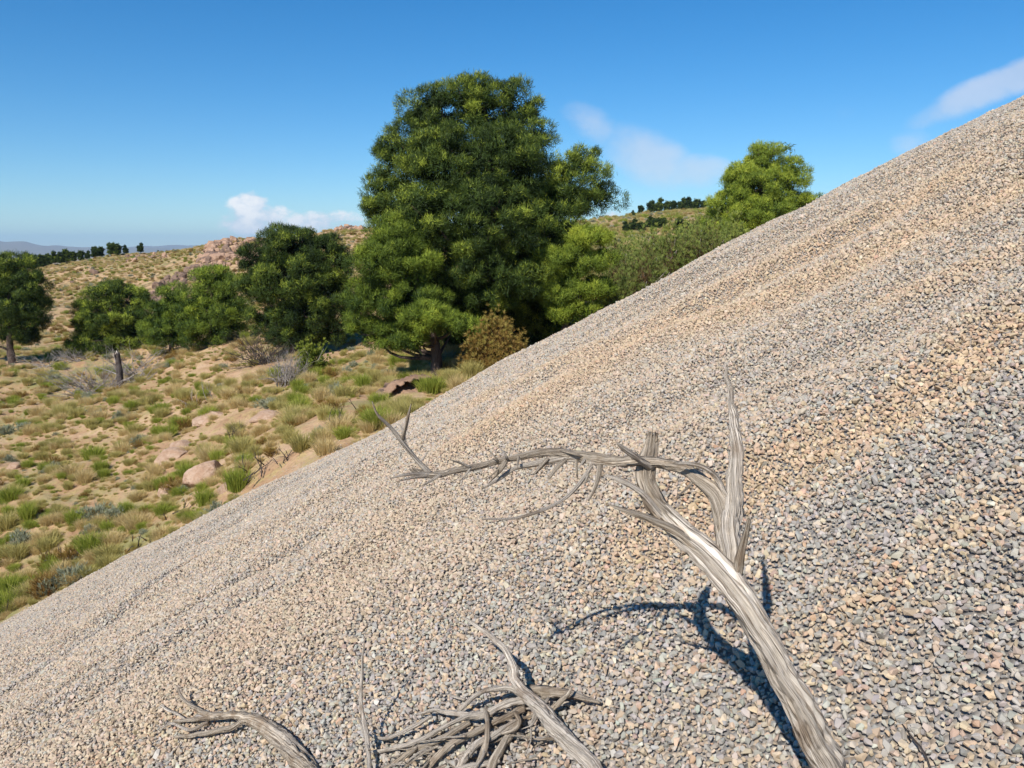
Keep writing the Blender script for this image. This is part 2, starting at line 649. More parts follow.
def rock_material(name, c1, c2, c3):
    m, t, b = mat_new(name)
    pos = t.new('ShaderNodeTexCoord').outputs['Object']
    n = t.noise(pos, 3, 6, .65)
    n2 = t.noise(pos, 14, 6, .7)
    c = t.mix(t.smooth(n, .38, .62), c1, c2)
    c = t.mix(t.math('MULTIPLY', t.smooth(n2, .52, .68), .7), c, c3)
    t.put(b.inputs['Base Color'], c)
    b.inputs['Roughness'].default_value = .92
    bp = t.new('ShaderNodeBump')
    bp.inputs['Strength'].default_value = .8
    bp.inputs['Distance'].default_value = .05
    t.put(bp.inputs['Height'], n2)
    t.put(b.inputs['Normal'], bp.outputs[0])
    return m


M_SOIL = soil_material()
M_STONE = stone_material()
M_BED = bed_material()
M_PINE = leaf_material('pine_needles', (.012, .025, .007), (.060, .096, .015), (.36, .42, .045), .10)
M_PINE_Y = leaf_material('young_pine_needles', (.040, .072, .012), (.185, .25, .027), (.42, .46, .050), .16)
M_BROOM = leaf_material('broom_stems', (.20, .125, .065), (.19, .25, .06), (.42, .46, .10), .3)
M_RUST = leaf_material('rusty_shrub', (.15, .07, .022), (.30, .19, .05), (.38, .33, .08), .25)
M_GREEN = leaf_material('green_grass', (.17, .22, .035), (.33, .37, .055), (.50, .50, .11), .4)
M_STRAW = leaf_material('straw_grass', (.40, .29, .12), (.64, .49, .22), (.76, .63, .34), .4)
M_OLIVE = leaf_material('olive_grass', (.28, .235, .07), (.48, .42, .14), (.64, .55, .23), .4)
M_GREY = leaf_material('grey_scrub', (.14, .15, .09), (.29, .31, .20), (.45, .46, .34), .15)
M_BARK = wood_material('pine_bark', (.14, .10, .08), (.09, .065, .052), (.035, .028, .024), (.14, .08, .055))
M_WOOD = wood_material('weathered_wood', (.69, .61, .51), (.43, .355, .275), (.07, .048, .034), (.38, .255, .155))
M_WOODB = wood_material('brown_weathered_wood', (.56, .475, .37), (.31, .24, .17), (.055, .038, .027), (.36, .24, .14))
M_TWIG = wood_material('grey_twigs', (.46, .41, .37), (.30, .26, .23), (.12, .10, .09), (.32, .25, .20))
M_CHAR = wood_material('charred_twigs', (.12, .10, .09), (.065, .05, .045), (.02, .018, .016), (.14, .09, .06))
M_ROCK = rock_material('sandy_rock', (.42, .26, .165), (.52, .36, .25), (.30, .185, .12))
M_CRAG = rock_material('crag_rock', (.33, .195, .125), (.43, .28, .185), (.19, .12, .09))
M_ROCKD = rock_material('dark_rock', (.15, .095, .068), (.24, .155, .105), (.09, .065, .052))
M_EARTH = rock_material('red_earth', (.26, .15, .09), (.34, .21, .13), (.19, .115, .07))
M_MOUNT = rock_material('mountain', (.16, .15, .10), (.24, .19, .14), (.12, .13, .08))

# ------------------------------------------------------------------ ground
ang = np.concatenate([np.linspace(-math.pi, -.80, 60, endpoint=False), np.linspace(-.80, .80, 430, endpoint=False), np.linspace(.80, math.pi, 60, endpoint=False)])
rad = np.concatenate([[.5, 3, 5], np.geomspace(6, 70, 170), np.geomspace(72, 420, 80), np.geomspace(450, 12000, 18)])
AA, RR = np.meshgrid(ang, rad)
gx, gy = RR * np.sin(AA), RR * np.cos(AA)
gz = land(gx, gy)
V = np.stack([gx, gy, gz], -1).reshape(-1, 3)
na = len(ang)
i = np.arange(len(rad) - 1)[:, None] * na
j = np.arange(na)[None, :]
jn = (j + 1) % na
Q = np.stack([i + j, i + na + j, i + na + jn, i + jn], -1).reshape(-1, 4)
tag(link('ground', mesh_np('ground', V, Q, M_SOIL, smooth=True)), kind='structure')

# gravel heap bed
hang = np.concatenate([np.linspace(-math.pi, -.75, 60, endpoint=False), np.linspace(-.75, .75, 240, endpoint=False), np.linspace(.75, math.pi, 60, endpoint=False)])
hrad = np.concatenate([[.02, .3], np.geomspace(.5, 36, 190)])
AA, RR = np.meshgrid(hang, hrad)
gx, gy = RR * np.sin(AA), RR * np.cos(AA)
gz = heap(gx, gy) - .012
V = np.stack([gx, gy, gz], -1).reshape(-1, 3)
na = len(hang)
i = np.arange(len(hrad) - 1)[:, None] * na
j = np.arange(na)[None, :]
jn = (j + 1) % na
Q = np.stack([i + j, i + na + j, i + na + jn, i + jn], -1).reshape(-1, 4)
heap_o = tag(link('gravel_slope', mesh_np('gravel_slope', V, Q, M_BED, smooth=True)), kind='structure')

# far mountains
def mountain(a0, a1, dist, base, prof, seed):
    n = 160
    a = np.linspace(a0, a1, n)
    t = np.linspace(0, 1, n)
    h = np.interp(t, [p[0] for p in prof], [p[1] for p in prof])
    h = h * (1 + .12 * fbm(t * 14 + seed, t * 0 + seed, 4, seed))
    rows = 14
    V = []
    for k in range(rows):
        s = k / (rows - 1)
        d = dist * (1 + .25 * (s - .5) * 2)
        prof_s = 1 - abs(s - .5) * 2
        zz = base + h * prof_s ** .9 * (1 + .25 * fbm(a * 40 + k * 1.3, np.full(n, k * .8 + seed), 3, seed + 1) * (prof_s < .99))
        V.append(np.stack([d * np.sin(a), d * np.cos(a), zz], 1))
    V = np.array(V).reshape(-1, 3)
    i = np.arange(rows - 1)[:, None] * n
    j = np.arange(n - 1)[None, :]
    Q = np.stack([i + j, i + j + 1, i + n + j + 1, i + n + j], -1).reshape(-1, 4)
    tag(link('mountain', mesh_np('mountain', V, Q, M_MOUNT, smooth=True)), kind='structure')


mountain(-.95, -.33, 7000, -45, [(0, 60), (.25, 160), (.53, 165), (.62, 115), (.75, 70), (.88, 60), (1, 0)], 2)
mountain(-.60, .05, 8800, -45, [(0, 20), (.2, 65), (.32, 95), (.5, 140), (.62, 155), (.8, 130), (1, 20)], 5)
mountain(-.25, .85, 9500, -45, [(0, 20), (.2, 110), (.5, 130), (.8, 120), (1, 20)], 6)

# ------------------------------------------------------------------ gravel stones
import bmesh


def stone_mesh(seed):
    rg = np.random.default_rng(100 + seed)
    bm = bmesh.new()
    n = 15
    d = rg.normal(size=(n, 3))
    d /= (np.abs(d) ** 3.2).sum(1)[:, None] ** (1 / 3.2)
    sc = np.array([1, rg.uniform(.68, .95), rg.uniform(.48, .75)]) * .46
    for p in d * sc * rg.uniform(.82, 1.08, (n, 1)):
        bm.verts.new(p)
    bmesh.ops.convex_hull(bm, input=bm.verts)
    for v in [v for v in bm.verts if not v.link_faces]:
        bm.verts.remove(v)
    bm.normal_update()
    me = bpy.data.meshes.new('stone')
    bm.to_mesh(me)
    bm.free()
    me.materials.append(M_STONE)
    return me


STONES = [stone_mesh(k) for k in range(12)]


def streak(pts):
    P = [hit(*p) for p in pts]
    return np.array([p[:2] for p in P if p is not None])


def scatter_points():
    out = []
    # jittered grid, wider with distance
    for (r0, r1, sp, half) in [(.75, 2.9, .0136, 1.0), (2.9, 5.2, .0152, .85), (5.2, 15.5, .0180, .80)]:
        n = int(2 * 13 / sp)
        lim = r1 * 1.02
        xs = np.arange(-lim, lim, sp)
        ys = np.arange(.2, lim, sp * .9)
        X, Y = np.meshgrid(xs, ys)
        X = X + (np.arange(len(ys)) % 2)[:, None] * sp * .5
        X = (X + RNG.uniform(-.42, .42, X.shape) * sp).ravel()
        Y = (Y + RNG.uniform(-.42, .42, Y.shape) * sp).ravel()
        r = np.hypot(X, Y)
        a = np.arctan2(X, Y)
        k = (r >= r0) & (r < r1) & (np.abs(a) < half)
        X, Y = X[k], Y[k]
        Z = heap(X, Y)
        # keep what the frame (plus a margin) can see
        pr = proj(np.stack([X, Y, Z], 1))
        zl = land(X, Y)
        stray = (zl > Z) & (zl - Z < .55) & (RNG.random(len(X)) < .10 * np.exp(-(zl - Z) / .16))
        k = (pr[:, 0] > -130) & (pr[:, 0] < 1170) & (pr[:, 1] < 900) & ((Z > zl - .05) | stray)
        Z = np.where(stray, zl, Z)
        out.append(np.stack([X[k], Y[k], Z[k], np.full(k.sum(), sp)], 1))
    return np.vstack(out)


PT = scatter_points()
NP = len(PT)
X, Y, Z, SP = PT.T
eps = .01
nx = -(heap(X + eps, Y) - heap(X - eps, Y)) / (2 * eps)
ny = -(heap(X, Y + eps) - heap(X, Y - eps)) / (2 * eps)
size = SP * np.where(Y > 5.2, .88, np.where(Y > 3, .97, 1.0)) * np.clip(RNG.lognormal(.20, .27, NP), .75, 2.2)
big = RNG.random(NP) < .03
size = np.where(big, SP * RNG.uniform(1.8, 2.5, NP), size)
lift = size * RNG.uniform(-.10, .28, NP) * np.where(Y > 3, .6, 1)
tum = np.where(Y > 3, .30, .42)
inv = 1 / np.sqrt(nx ** 2 + ny ** 2 + 1)
POS = np.stack([X + nx * inv * lift, Y + ny * inv * lift, Z + inv * lift], 1)
# lie roughly on the slope, tumbled
ROT = np.stack([np.arctan2(-ny, 1) + RNG.normal(0, 1, NP) * tum, np.arctan2(nx, 1) + RNG.normal(0, 1, NP) * tum, RNG.uniform(0, 6.283, NP)], 1)
SCL = size[:, None] * RNG.uniform(.85, 1.15, (NP, 3))
# colour of each stone: sorted tongues of ochre stones, grey ones between
ochre = np.zeros(NP)
for pts, wd, amp in [([(1023, 186), (916, 235), (834, 273), (760, 300), (699, 322)], .24, .8),
                     ([(940, 185), (834, 238), (740, 281), (647, 334), (560, 384), (482, 428)], .28, .75),
                     ([(530, 405), (486, 427)], .13, .7), ([(1000, 255), (930, 285), (893, 296)], .13, .5),
                     ([(1000, 330), (904, 414), (770, 467), (650, 540)], .22, .55), ([(620, 345), (480, 400)], .2, .55),
                     ([(1010, 500), (900, 590), (820, 640)], .12, .3), ([(400, 520), (250, 640), (150, 720)], .25, .25)]:
    pl = streak(pts)
    if len(pl) > 1:
        dd = seg_dist(X, Y, pl) + .05 * fbm(X * 3, Y * 3, 2, 4)
        ochre = np.maximum(ochre, amp * np.exp(-(np.maximum(dd, 0) / wd) ** 2))
dark = np.zeros(NP)
for pts, wd, amp in [([(2, 690), (60, 655), (110, 618), (165, 575)], .07, .8), ([(40, 716), (147, 643), (235, 582)], .09, .6),
                     ([(20, 760), (120, 690), (200, 640)], .08, .5), ([(150, 565), (260, 500), (330, 465)], .12, .35),
                     ([(1020, 560), (900, 640)], .25, .35), ([(1020, 400), (960, 450), (890, 520)], .2, .4), ([(1020, 240), (880, 320), (760, 370)], .25, .35)]:
    pl = streak(pts)
    if len(pl) > 1:
        dark = np.maximum(dark, amp * np.exp(-(seg_dist(X, Y, pl) / wd) ** 2))
pal = np.array([(.54, .415, .295), (.50, .375, .26), (.60, .495, .385), (.53, .465, .39), (.44, .425, .40), (.335, .34, .345),
                (.25, .26, .275), (.42, .425, .42), (.46, .32, .25), (.50, .30, .19), (.64, .61, .56), (.38, .32, .295)])
right = np.clip((X / np.maximum(Y, .5) + .1) * 1.2, 0, 1) * np.clip(1.7 - Y / 4, .25, 1)
th_ = np.arctan2(Y - AY, X - AX)
band = fbm(th_ * 14, np.hypot(X - AX, Y - AY) * .12, 3, 6)
warm = np.clip(.47 + .09 * (Y > 3) + ochre * 1.6 - dark * .65 - right * .17 + band * .55, .06, .97)
u = RNG.random(NP)
v = RNG.random(NP)
wi = np.select([v < .34, v < .58, v < .78, v < .92, v < .97], [0, 1, 2, 3, 8], 9)
wi = np.where((ochre > .3) & (wi == 3), 0, wi)
ci = np.select([v < .26, v < .52, v < .68, v < .86, v < .955], [4, 5, 6, 7, 11], 8)
idx = np.where(u < warm, wi, ci)
idx = np.where(RNG.random(NP) < .012, 10, idx)
pal = pal * .72 + pal.mean(0) * .28
TONE = 1.02 * pal[idx] * np.array([1.0, .965, .87]) * np.clip(RNG.normal(1, .10, (NP, 1)), .7, 1.3) * np.clip(RNG.normal(1, .03, (NP, 3)), .9, 1.1)
TONE = TONE * (1 + ochre[:, None] * np.array([.10, .0, -.14]))
TONE = np.where((Y > 3)[:, None], TONE * .75 + TONE.mean(0) * .25, TONE)
VAR = RNG.integers(0, len(STONES), NP)

# the 300 stones that show largest are single objects, the rest one mass
pr = proj(POS)
inframe = (pr[:, 0] > 5) & (pr[:, 0] < 1019) & (pr[:, 1] > 10) & (pr[:, 1] < 763)
order = np.argsort(-np.where(inframe, size / pr[:, 2], 0))[:300]
single = np.zeros(NP, bool)
single[order] = True
src = {}
for n_, k in enumerate(order):
    vi = n_ % 12 if n_ < 12 else int(VAR[k])
    o = link('stone', STONES[vi], heap_o, POS[k], ROT[k], SCL[k])
    o['tone'] = [float(c) for c in TONE[k]] + [1.0]
    if vi not in src:
        src[vi] = o


def instance_cloud(name, pos, rot, scl, var, sources, tone=None, parent=None):
    """points that carry their own turn, size, kind and colour; geometry nodes place the pieces"""
    me = bpy.data.meshes.new(name)
    me.vertices.add(len(pos))
    me.vertices.foreach_set('co', np.ascontiguousarray(pos, np.float32).ravel())
    a = me.attributes.new('turn', 'FLOAT_VECTOR', 'POINT')
    a.data.foreach_set('vector', np.ascontiguousarray(rot, np.float32).ravel())
    a = me.attributes.new('size', 'FLOAT_VECTOR', 'POINT')
    a.data.foreach_set('vector', np.ascontiguousarray(scl, np.float32).ravel())
    a = me.attributes.new('variant', 'INT', 'POINT')
    a.data.foreach_set('value', np.ascontiguousarray(var, np.int32))
    if tone is not None:
        a = me.attributes.new('tone', 'FLOAT_COLOR', 'POINT')
        a.data.foreach_set('color', np.ascontiguousarray(np.hstack([tone, np.ones((len(tone), 1))]), np.float32).ravel())
    me.update()
    o = link(name, me, parent)
    ng = bpy.data.node_groups.new(name + '_scatter', 'GeometryNodeTree')
    ng.interface.new_socket('Geometry', in_out='INPUT', socket_type='NodeSocketGeometry')
    ng.interface.new_socket('Geometry', in_out='OUTPUT', socket_type='NodeSocketGeometry')
    gi = ng.nodes.new('NodeGroupInput')
    go = ng.nodes.new('NodeGroupOutput')
    ip = ng.nodes.new('GeometryNodeInstanceOnPoints')
    jn_ = ng.nodes.new('GeometryNodeJoinGeometry')
    for s_ in reversed(sources):
        oi = ng.nodes.new('GeometryNodeObjectInfo')
        oi.transform_space = 'ORIGINAL'
        oi.inputs[0].default_value = s_
        oi.inputs['As Instance'].default_value = True
        ng.links.new(oi.outputs['Geometry'], jn_.inputs[0])

    def named(nm, typ):
        nd = ng.nodes.new('GeometryNodeInputNamedAttribute')
        nd.data_type = typ
        nd.inputs[0].default_value = nm
        return nd.outputs[0]
    ng.links.new(gi.outputs[0], ip.inputs['Points'])
    ng.links.new(jn_.outputs[0], ip.inputs['Instance'])
    ip.inputs['Pick Instance'].default_value = True
    ng.links.new(named('variant', 'INT'), ip.inputs['Instance Index'])
    er = ng.nodes.new('FunctionNodeEulerToRotation')
    ng.links.new(named('turn', 'FLOAT_VECTOR'), er.inputs[0])
    ng.links.new(er.outputs[0], ip.inputs['Rotation'])
    ng.links.new(named('size', 'FLOAT_VECTOR'), ip.inputs['Scale'])
    ng.links.new(ip.outputs[0], go.inputs[0])
    md = o.modifiers.new('scatter', 'NODES')
    md.node_group = ng
    o['kind'] = 'stuff'
    return o


rest = ~single
instance_cloud('gravel', POS[rest], ROT[rest], SCL[rest], VAR[rest], [src[k] for k in range(12)], TONE[rest], heap_o)
print('stones', NP)

# ------------------------------------------------------------------ plants
def needle_tris(base, d, ln, wd, rg, face=None, jit=.5):
    """thin triangles: base (N,3), unit dir d, length, width; flat side towards face"""
    side = np.cross(d, rg.normal(size=d.shape) if face is None else face + jit * rg.normal(size=d.shape))
    side /= np.linalg.norm(side, axis=1)[:, None] + 1e-9
    ln = np.broadcast_to(ln, (len(base),))[:, None]
    wd = np.broadcast_to(wd, (len(base),))[:, None]
    a = base - side * wd * .5
    b = base + side * wd * .5
    c = base + d * ln
    return np.stack([a, b, c], 1).reshape(-1, 3)


def unit(rg, n):
    d = rg.normal(size=(n, 3))
    return d / np.linalg.norm(d, axis=1)[:, None]


CR_STATS = []


def crown_mesh(name, lobes, mat, seed, clump_r=.42, density=1.0, needle=.15, width=.02, tufts=46, per=13, tint0=.45, flat=.75):
    """lobes rows (x,y,z,rx,ry,rz): needle-brush clumps spread over and through the lobes"""
    rg = np.random.default_rng(seed)
    lobes = np.asarray(lobes, float)
    cl = []
    for L in lobes:
        rx, ry, rz = L[3:6]
        area = 4 * math.pi * ((rx * ry) ** 1.6 / 3 + (rx * rz) ** 1.6 / 3 + (ry * rz) ** 1.6 / 3) ** (1 / 1.6)
        n = max(4, int(area / (clump_r ** 2 * .8) * density))
        d = unit(rg, n)
        p = L[:3] + d * rg.uniform(.80, 1.0, (n, 1)) * np.array([rx, ry, rz])
        r = clump_r * rg.uniform(.5, 1.35, (n, 1))
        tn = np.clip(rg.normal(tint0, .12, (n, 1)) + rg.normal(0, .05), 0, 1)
        cl.append(np.hstack([p, r, tn, d]))
    cl = np.vstack(cl)
    # drop clumps buried in a neighbouring lobe or crowding another clump
    ok = np.ones(len(cl), bool)
    for L in lobes:
        q = (((cl[:, :3] - L[:3]) / L[3:6]) ** 2).sum(1)
        ok &= q > .52
    cl = cl[ok]
    cl = cl[rg.permutation(len(cl))]
    keep = []
    for i_ in range(len(cl)):
        if keep:
            dd_ = np.linalg.norm(cl[keep, :3] - cl[i_, :3], axis=1)
            if (dd_ < .60 * (cl[keep, 3] + cl[i_, 3])).any():
                continue
        keep.append(i_)
    cl = cl[keep]
    n = len(cl)
    # needle brushes on the outer and upper shell of every clump
    K = tufts
    d = unit(rg, n * K).reshape(n, K, 3)
    d = d + .35 * cl[:, None, 5:8] + np.array([0, 0, .25])
    d /= np.linalg.norm(d, axis=2)[..., None]
    rr = rg.uniform(.72, 1.0, (n, K, 1)) * cl[:, None, 3:4]
    tp = cl[:, None, :3] + d * rr * np.array([1, 1, flat])
    young = (rg.random((n, K, 1)) < .38) & (d[..., 2:3] > .1)  # new shoots, kept to clump tops to paint sunlight into the colour
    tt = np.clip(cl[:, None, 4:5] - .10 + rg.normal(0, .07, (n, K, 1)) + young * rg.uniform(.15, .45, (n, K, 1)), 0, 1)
    tp = np.repeat(tp.reshape(-1, 3), per, 0)
    dd = np.repeat(d.reshape(-1, 3), per, 0)
    tt = np.repeat(tt.reshape(-1), per, 0)
    tp = tp + rg.normal(0, needle * .42, tp.shape)
    nd = dd * .55 + unit(rg, len(dd)) * .75 + np.array([0, 0, .45])
    nd /= np.linalg.norm(nd, axis=1)[:, None]
    v1 = needle_tris(tp - nd * needle * .3, nd, needle * rg.uniform(.7, 1.2, len(tp)), width * rg.uniform(.8, 1.3, len(tp)), rg, dd, .35)
    t1 = np.repeat(tt, 3)
    # older needles and twigs inside, darkened to paint in the crown's inner shade
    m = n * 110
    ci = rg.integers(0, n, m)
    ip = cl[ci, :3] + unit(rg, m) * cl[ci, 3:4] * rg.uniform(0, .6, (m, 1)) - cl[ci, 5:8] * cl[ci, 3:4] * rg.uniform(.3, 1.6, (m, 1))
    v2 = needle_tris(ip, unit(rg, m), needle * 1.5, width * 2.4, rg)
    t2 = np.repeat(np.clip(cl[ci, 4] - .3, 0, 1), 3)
    CR_STATS.append((name, n, len(v1) // 3))
    v = np.vstack([v1, v2])
    f = np.arange(len(v)).reshape(-1, 3)
    return mesh_np(name, v, f, mat, tint=np.concatenate([t1, t2]))


def limb(a, b, ra, rb, rg, sag=.12):
    a = np.asarray(a, float)
    b = np.asarray(b, float)
    m = (a + b) / 2 + rg.normal(0, .06, 3) * np.linalg.norm(b - a) + np.array([0, 0, -sag * np.linalg.norm(b - a)])
    return [(*a, ra), (*m, (ra + rb) / 2), (*b, rb)]


def pine(label, base, lobes_px, Y, mat, seed, trunk_r=.16, lean=0.0, group=None, back=True, cat='tree', **kw):
    """base: point on the ground; lobes_px rows (px,py,rx,ry,dY) around distance Y"""
    rg = np.random.default_rng(seed)
    base = np.asarray(base, float)
    root = link('pine_tree', None, None, base)
    tag(root, label, cat, group)
    k = Y / F * 1.01
    L = []
    for (px, py, rx, ry, dy) in lobes_px:
        c = at(px, py, Y + dy) - base
        dep = (rx + ry) * .5 * k * .95
        cr = kw.get('clump_r', .4) * .5
        rx, ry = max(rx - cr / k, rx * .45), max(ry - cr / k, ry * .45)
        dep = max(dep - cr, dep * .5)
        L.append((*c, rx * k, dep, ry * k))
        if back and dy < .2:
            c2 = at(px, py, Y) - base
            c2[1] += abs(dy) + dep * .6
            c2[0] *= .92
            L.append((*c2, rx * k * .85, dep, ry * k * .85))
    L = np.array(L)
    top = L[np.argmax(L[:, 2])]
    cen = L[:, :2].mean(0)
    zt = top[2] + top[5] * .3
    tr = [(0, 0, -.25, trunk_r * 1.25), (lean * .2, 0, zt * .2, trunk_r), ((cen[0]) * .5, cen[1] * .5, zt * .5, trunk_r * .75), (top[0] * .8, top[1] * .8, zt * .97, trunk_r * .18)]
    link('trunk', tubes_mesh('trunk', [tr], M_BARK, seg=10, step=.12, rough=.25, ridges=2, seed=seed % 7), root)
    S = catmull(np.array(tr), 40)
    limbs = []
    for l in L:
        h0 = np.clip(l[2] - rg.uniform(.25, .6) * (np.hypot(l[0], l[1]) + .3), zt * .12, zt * .9)
        a = S[np.argmin(np.abs(S[:, 2] - h0))]
        limbs.append(limb(a[:3], l[:3], a[3] * .42, .015, rg))
        for _ in range(3):
            e_ = l[:3] + unit(rg, 1)[0] * l[3:6] * .8
            limbs.append(limb(l[:3] * .8 + a[:3] * .2, e_, .025, .008, rg))
    link('branches', tubes_mesh('branches', limbs, M_BARK, seg=5, step=.25, rough=.1, seed=seed % 5), root)
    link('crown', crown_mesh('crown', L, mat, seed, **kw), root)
    return root


# big pine beside the heap
pine('tall broad dark green pine, the largest tree', on_land(500, 23), [
    (470, 108, 42, 34, 0), (432, 118, 36, 32, -.2), (508, 108, 34, 28, .2), (405, 158, 34, 32, 0), (532, 148, 26, 30, 0), (388, 200, 28, 28, -.2),
    (452, 168, 48, 42, -1.2), (502, 168, 46, 42, -1.1), (580, 170, 30, 25, .3), (595, 194, 32, 22, 0), (558, 196, 38, 28, -.3), (432, 220, 48, 38, -1.6),
    (492, 222, 52, 42, -1.8), (546, 228, 38, 34, -.8), (442, 268, 48, 36, -1.2), (500, 272, 52, 38, -1.5), (548, 270, 34, 28, -.4),
    (470, 306, 46, 22, -.6), (520, 306, 42, 22, -.4), (402, 240, 34, 28, -.4), (385, 180, 18, 16, .2), (480, 88, 22, 12, 0), (470, 330, 40, 16, .4), (525, 326, 44, 16, .4), (455, 338, 34, 12, 1.5), (500, 340, 40, 14, 1.6), (545, 330, 30, 14, 1.2)],
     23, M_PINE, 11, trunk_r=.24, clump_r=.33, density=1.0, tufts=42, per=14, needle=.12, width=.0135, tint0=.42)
pine('young yellow green pine against the left foot of the tallest pine', on_land(436, 20.6), [
    (398, 232, 26, 20, 0), (384, 262, 32, 24, -.2), (412, 262, 26, 24, -.1), (368, 296, 26, 24, 0), (402, 300, 30, 22, -.2), (360, 326, 18, 16, 0), (430, 300, 22, 18, .1), (388, 335, 28, 16, 0), (420, 325, 24, 16, .2), (432, 316, 30, 15, -1.0), (458, 324, 26, 12, -.9), (415, 340, 22, 10, -.6)],
     20.6, M_PINE_Y, 12, trunk_r=.13, clump_r=.27, tufts=58, per=16, needle=.11, width=.012, tint0=.40)
pine('bright yellow green pine sapling against the right side of the tallest pine', on_land(565, 21.5), [
    (588, 238, 24, 12, 0), (572, 262, 34, 16, -.1), (598, 258, 20, 14, 0), (560, 292, 26, 17, 0), (590, 288, 26, 14, -.1), (575, 312, 26, 12, 0)],
     21.5, M_PINE_Y, 13, trunk_r=.10, clump_r=.25, tufts=58, per=16, needle=.11, width=.012, tint0=.5)
pine('mid sized dark pine left of the tallest pine, bare branches below', on_land(295, 30), [
    (292, 248, 36, 22, 0), (262, 262, 26, 22, 0), (322, 258, 28, 26, .1), (290, 282, 42, 26, -.5), (255, 290, 24, 18, -.2), (328, 292, 22, 24, -.2), (305, 310, 34, 20, -.4), (338, 262, 18, 20, .2), (275, 234, 14, 10, 0), (305, 232, 16, 10, 0), (300, 332, 42, 16, .2), (335, 325, 20, 20, 0), (270, 318, 26, 18, .3), (350, 300, 16, 24, .3)],
     30, M_PINE, 14, trunk_r=.17, clump_r=.38, tufts=56, per=15, needle=.13, width=.016, tint0=.42)
pine('light green pine between the dark pines on the left, under the rocks', on_land(212, 36), [
    (212, 280, 24, 16, 0), (228, 292, 20, 18, 0), (200, 302, 20, 16, -.2), (222, 312, 24, 18, -.3), (208, 330, 32, 18, -.2), (232, 322, 18, 20, .2), (212, 295, 24, 16, .4), (195, 280, 12, 10, 0)],
     36, M_PINE_Y, 15, trunk_r=.12, clump_r=.40, tufts=50, per=14, needle=.14, width=.019, tint0=.34)
pine('low rounded mid green pine, second from the left group', on_land(172, 37), [
    (172, 298, 20, 14, 0), (160, 312, 18, 14, -.2), (184, 314, 18, 16, -.2), (170, 332, 32, 16, -.3), (152, 325, 14, 14, .2), (192, 325, 16, 18, .2)],
     37, M_PINE_Y, 16, trunk_r=.11, clump_r=.40, tufts=50, per=14, needle=.14, width=.019, tint0=.26)
pine('dark spreading pine standing alone between the left edge and the stump', on_land(112, 40), [
    (112, 292, 24, 14, 0), (94, 306, 22, 14, 0), (132, 300, 18, 15, 0), (108, 318, 30, 18, -.4), (88, 324, 14, 12, 0), (135, 318, 14, 14, -.1), (112, 338, 36, 13, -.1), (90, 338, 18, 12, .1), (140, 332, 18, 16, .2), (122, 308, 26, 16, .3), (100, 347, 36, 12, 0), (130, 345, 26, 12, .2)],
     40, M_PINE, 17, trunk_r=.14, clump_r=.42, tufts=50, per=14, needle=.15, width=.02, tint0=.45)
pine('dark pine cut off by the left edge of the picture', on_land(12, 38), [
    (14, 266, 22, 16, 0), (-8, 275, 26, 24, 0), (28, 285, 18, 18, 0), (8, 302, 32, 20, -.4), (30, 310, 16, 14, -.1), (-20, 310, 26, 22, 0), (10, 322, 34, 12, -.1), (32, 328, 16, 8, .2), (-25, 330, 26, 12, .2), (16, 336, 30, 9, .3)],
     38, M_PINE, 18, trunk_r=.15, clump_r=.42, tufts=50, per=14, needle=.15, width=.02, tint0=.42)
pine('bright green pine rising behind the gravel slope on the right', on_land(762, 37), [
    (765, 160, 20, 20, 0), (742, 182, 22, 20, 0), (788, 178, 20, 24, 0), (764, 190, 30, 24, -.5), (728, 206, 24, 18, 0), (762, 214, 36, 22, -.6), (796, 206, 20, 18, 0), (712, 224, 16, 12, 0), (758, 148, 10, 10, 0), (778, 150, 9, 10, 0), (740, 228, 40, 16, -.4), (790, 232, 26, 16, -.3)],
     37, M_PINE_Y, 19, trunk_r=.17, clump_r=.40, tufts=54, per=14, needle=.14, width=.019, tint0=.60)
pine('small green treetop peeping over the gravel right of the bright pine', on_land(822, 52), [
    (818, 205, 10, 10, 0), (828, 204, 9, 8, .2), (824, 214, 16, 10, 0)], 52, M_PINE_Y, 20, trunk_r=.1, clump_r=.42, tufts=30, per=9, needle=.2, width=.035, tint0=.2)

# far pines on the ridges: one of each kind, then copies
def far_proto(seed):
    rg = np.random.default_rng(seed)
    root = link('pine_tree', None)
    L = [(0, 0, 2.6, 1.5, 1.5, 1.1), (.6, .2, 3.5, 1.1, 1.1, .9), (-.7, -.1, 3.2, 1.1, 1.1, .8), (.1, -.3, 4.3, .8, .8, .8), (.2, .3, 1.6, 1.4, 1.4, .6)]
    L = [tuple(np.array(l) + np.concatenate([rg.normal(0, .2, 3), rg.normal(0, .1, 3)])) for l in L]
    link('trunk', tubes_mesh('trunk', [[(0, 0, -.3, .17), (.1, 0, 1.5, .13), (0, .1, 3.6, .06)]], M_BARK, seg=6, step=.5), root)
    link('crown', crown_mesh('crown', L, M_PINE, seed, clump_r=.5, tufts=16, per=6, needle=.3, width=.09, tint0=.30), root)
    return root


def copy_tree(o, parent=None):
    c = o.copy()
    COL.objects.link(c)
    c.parent = parent
    for ch in o.children:
        copy_tree(ch, c)
    return c


ORD = 'first second third fourth fifth sixth seventh eighth ninth tenth eleventh twelfth thirteenth fourteenth fifteenth sixteenth seventeenth'.split()
far = [far_proto(31), far_proto(32), far_proto(33)]
fused = [False] * 3


def far_tree(px, Y, hpx, label, group, wide=1.0, z=None):
    k = random.randrange(3)
    o = far[k] if not fused[k] else copy_tree(far[k])
    fused[k] = True
    p = on_land(px, Y)
    s = hpx * Y / F / 5.0
    o.location = p
    o.rotation_euler = (0, 0, random.uniform(0, 6.28))
    o.scale = (s * wide, s * wide, s)
    tag(o, label, 'tree', group)


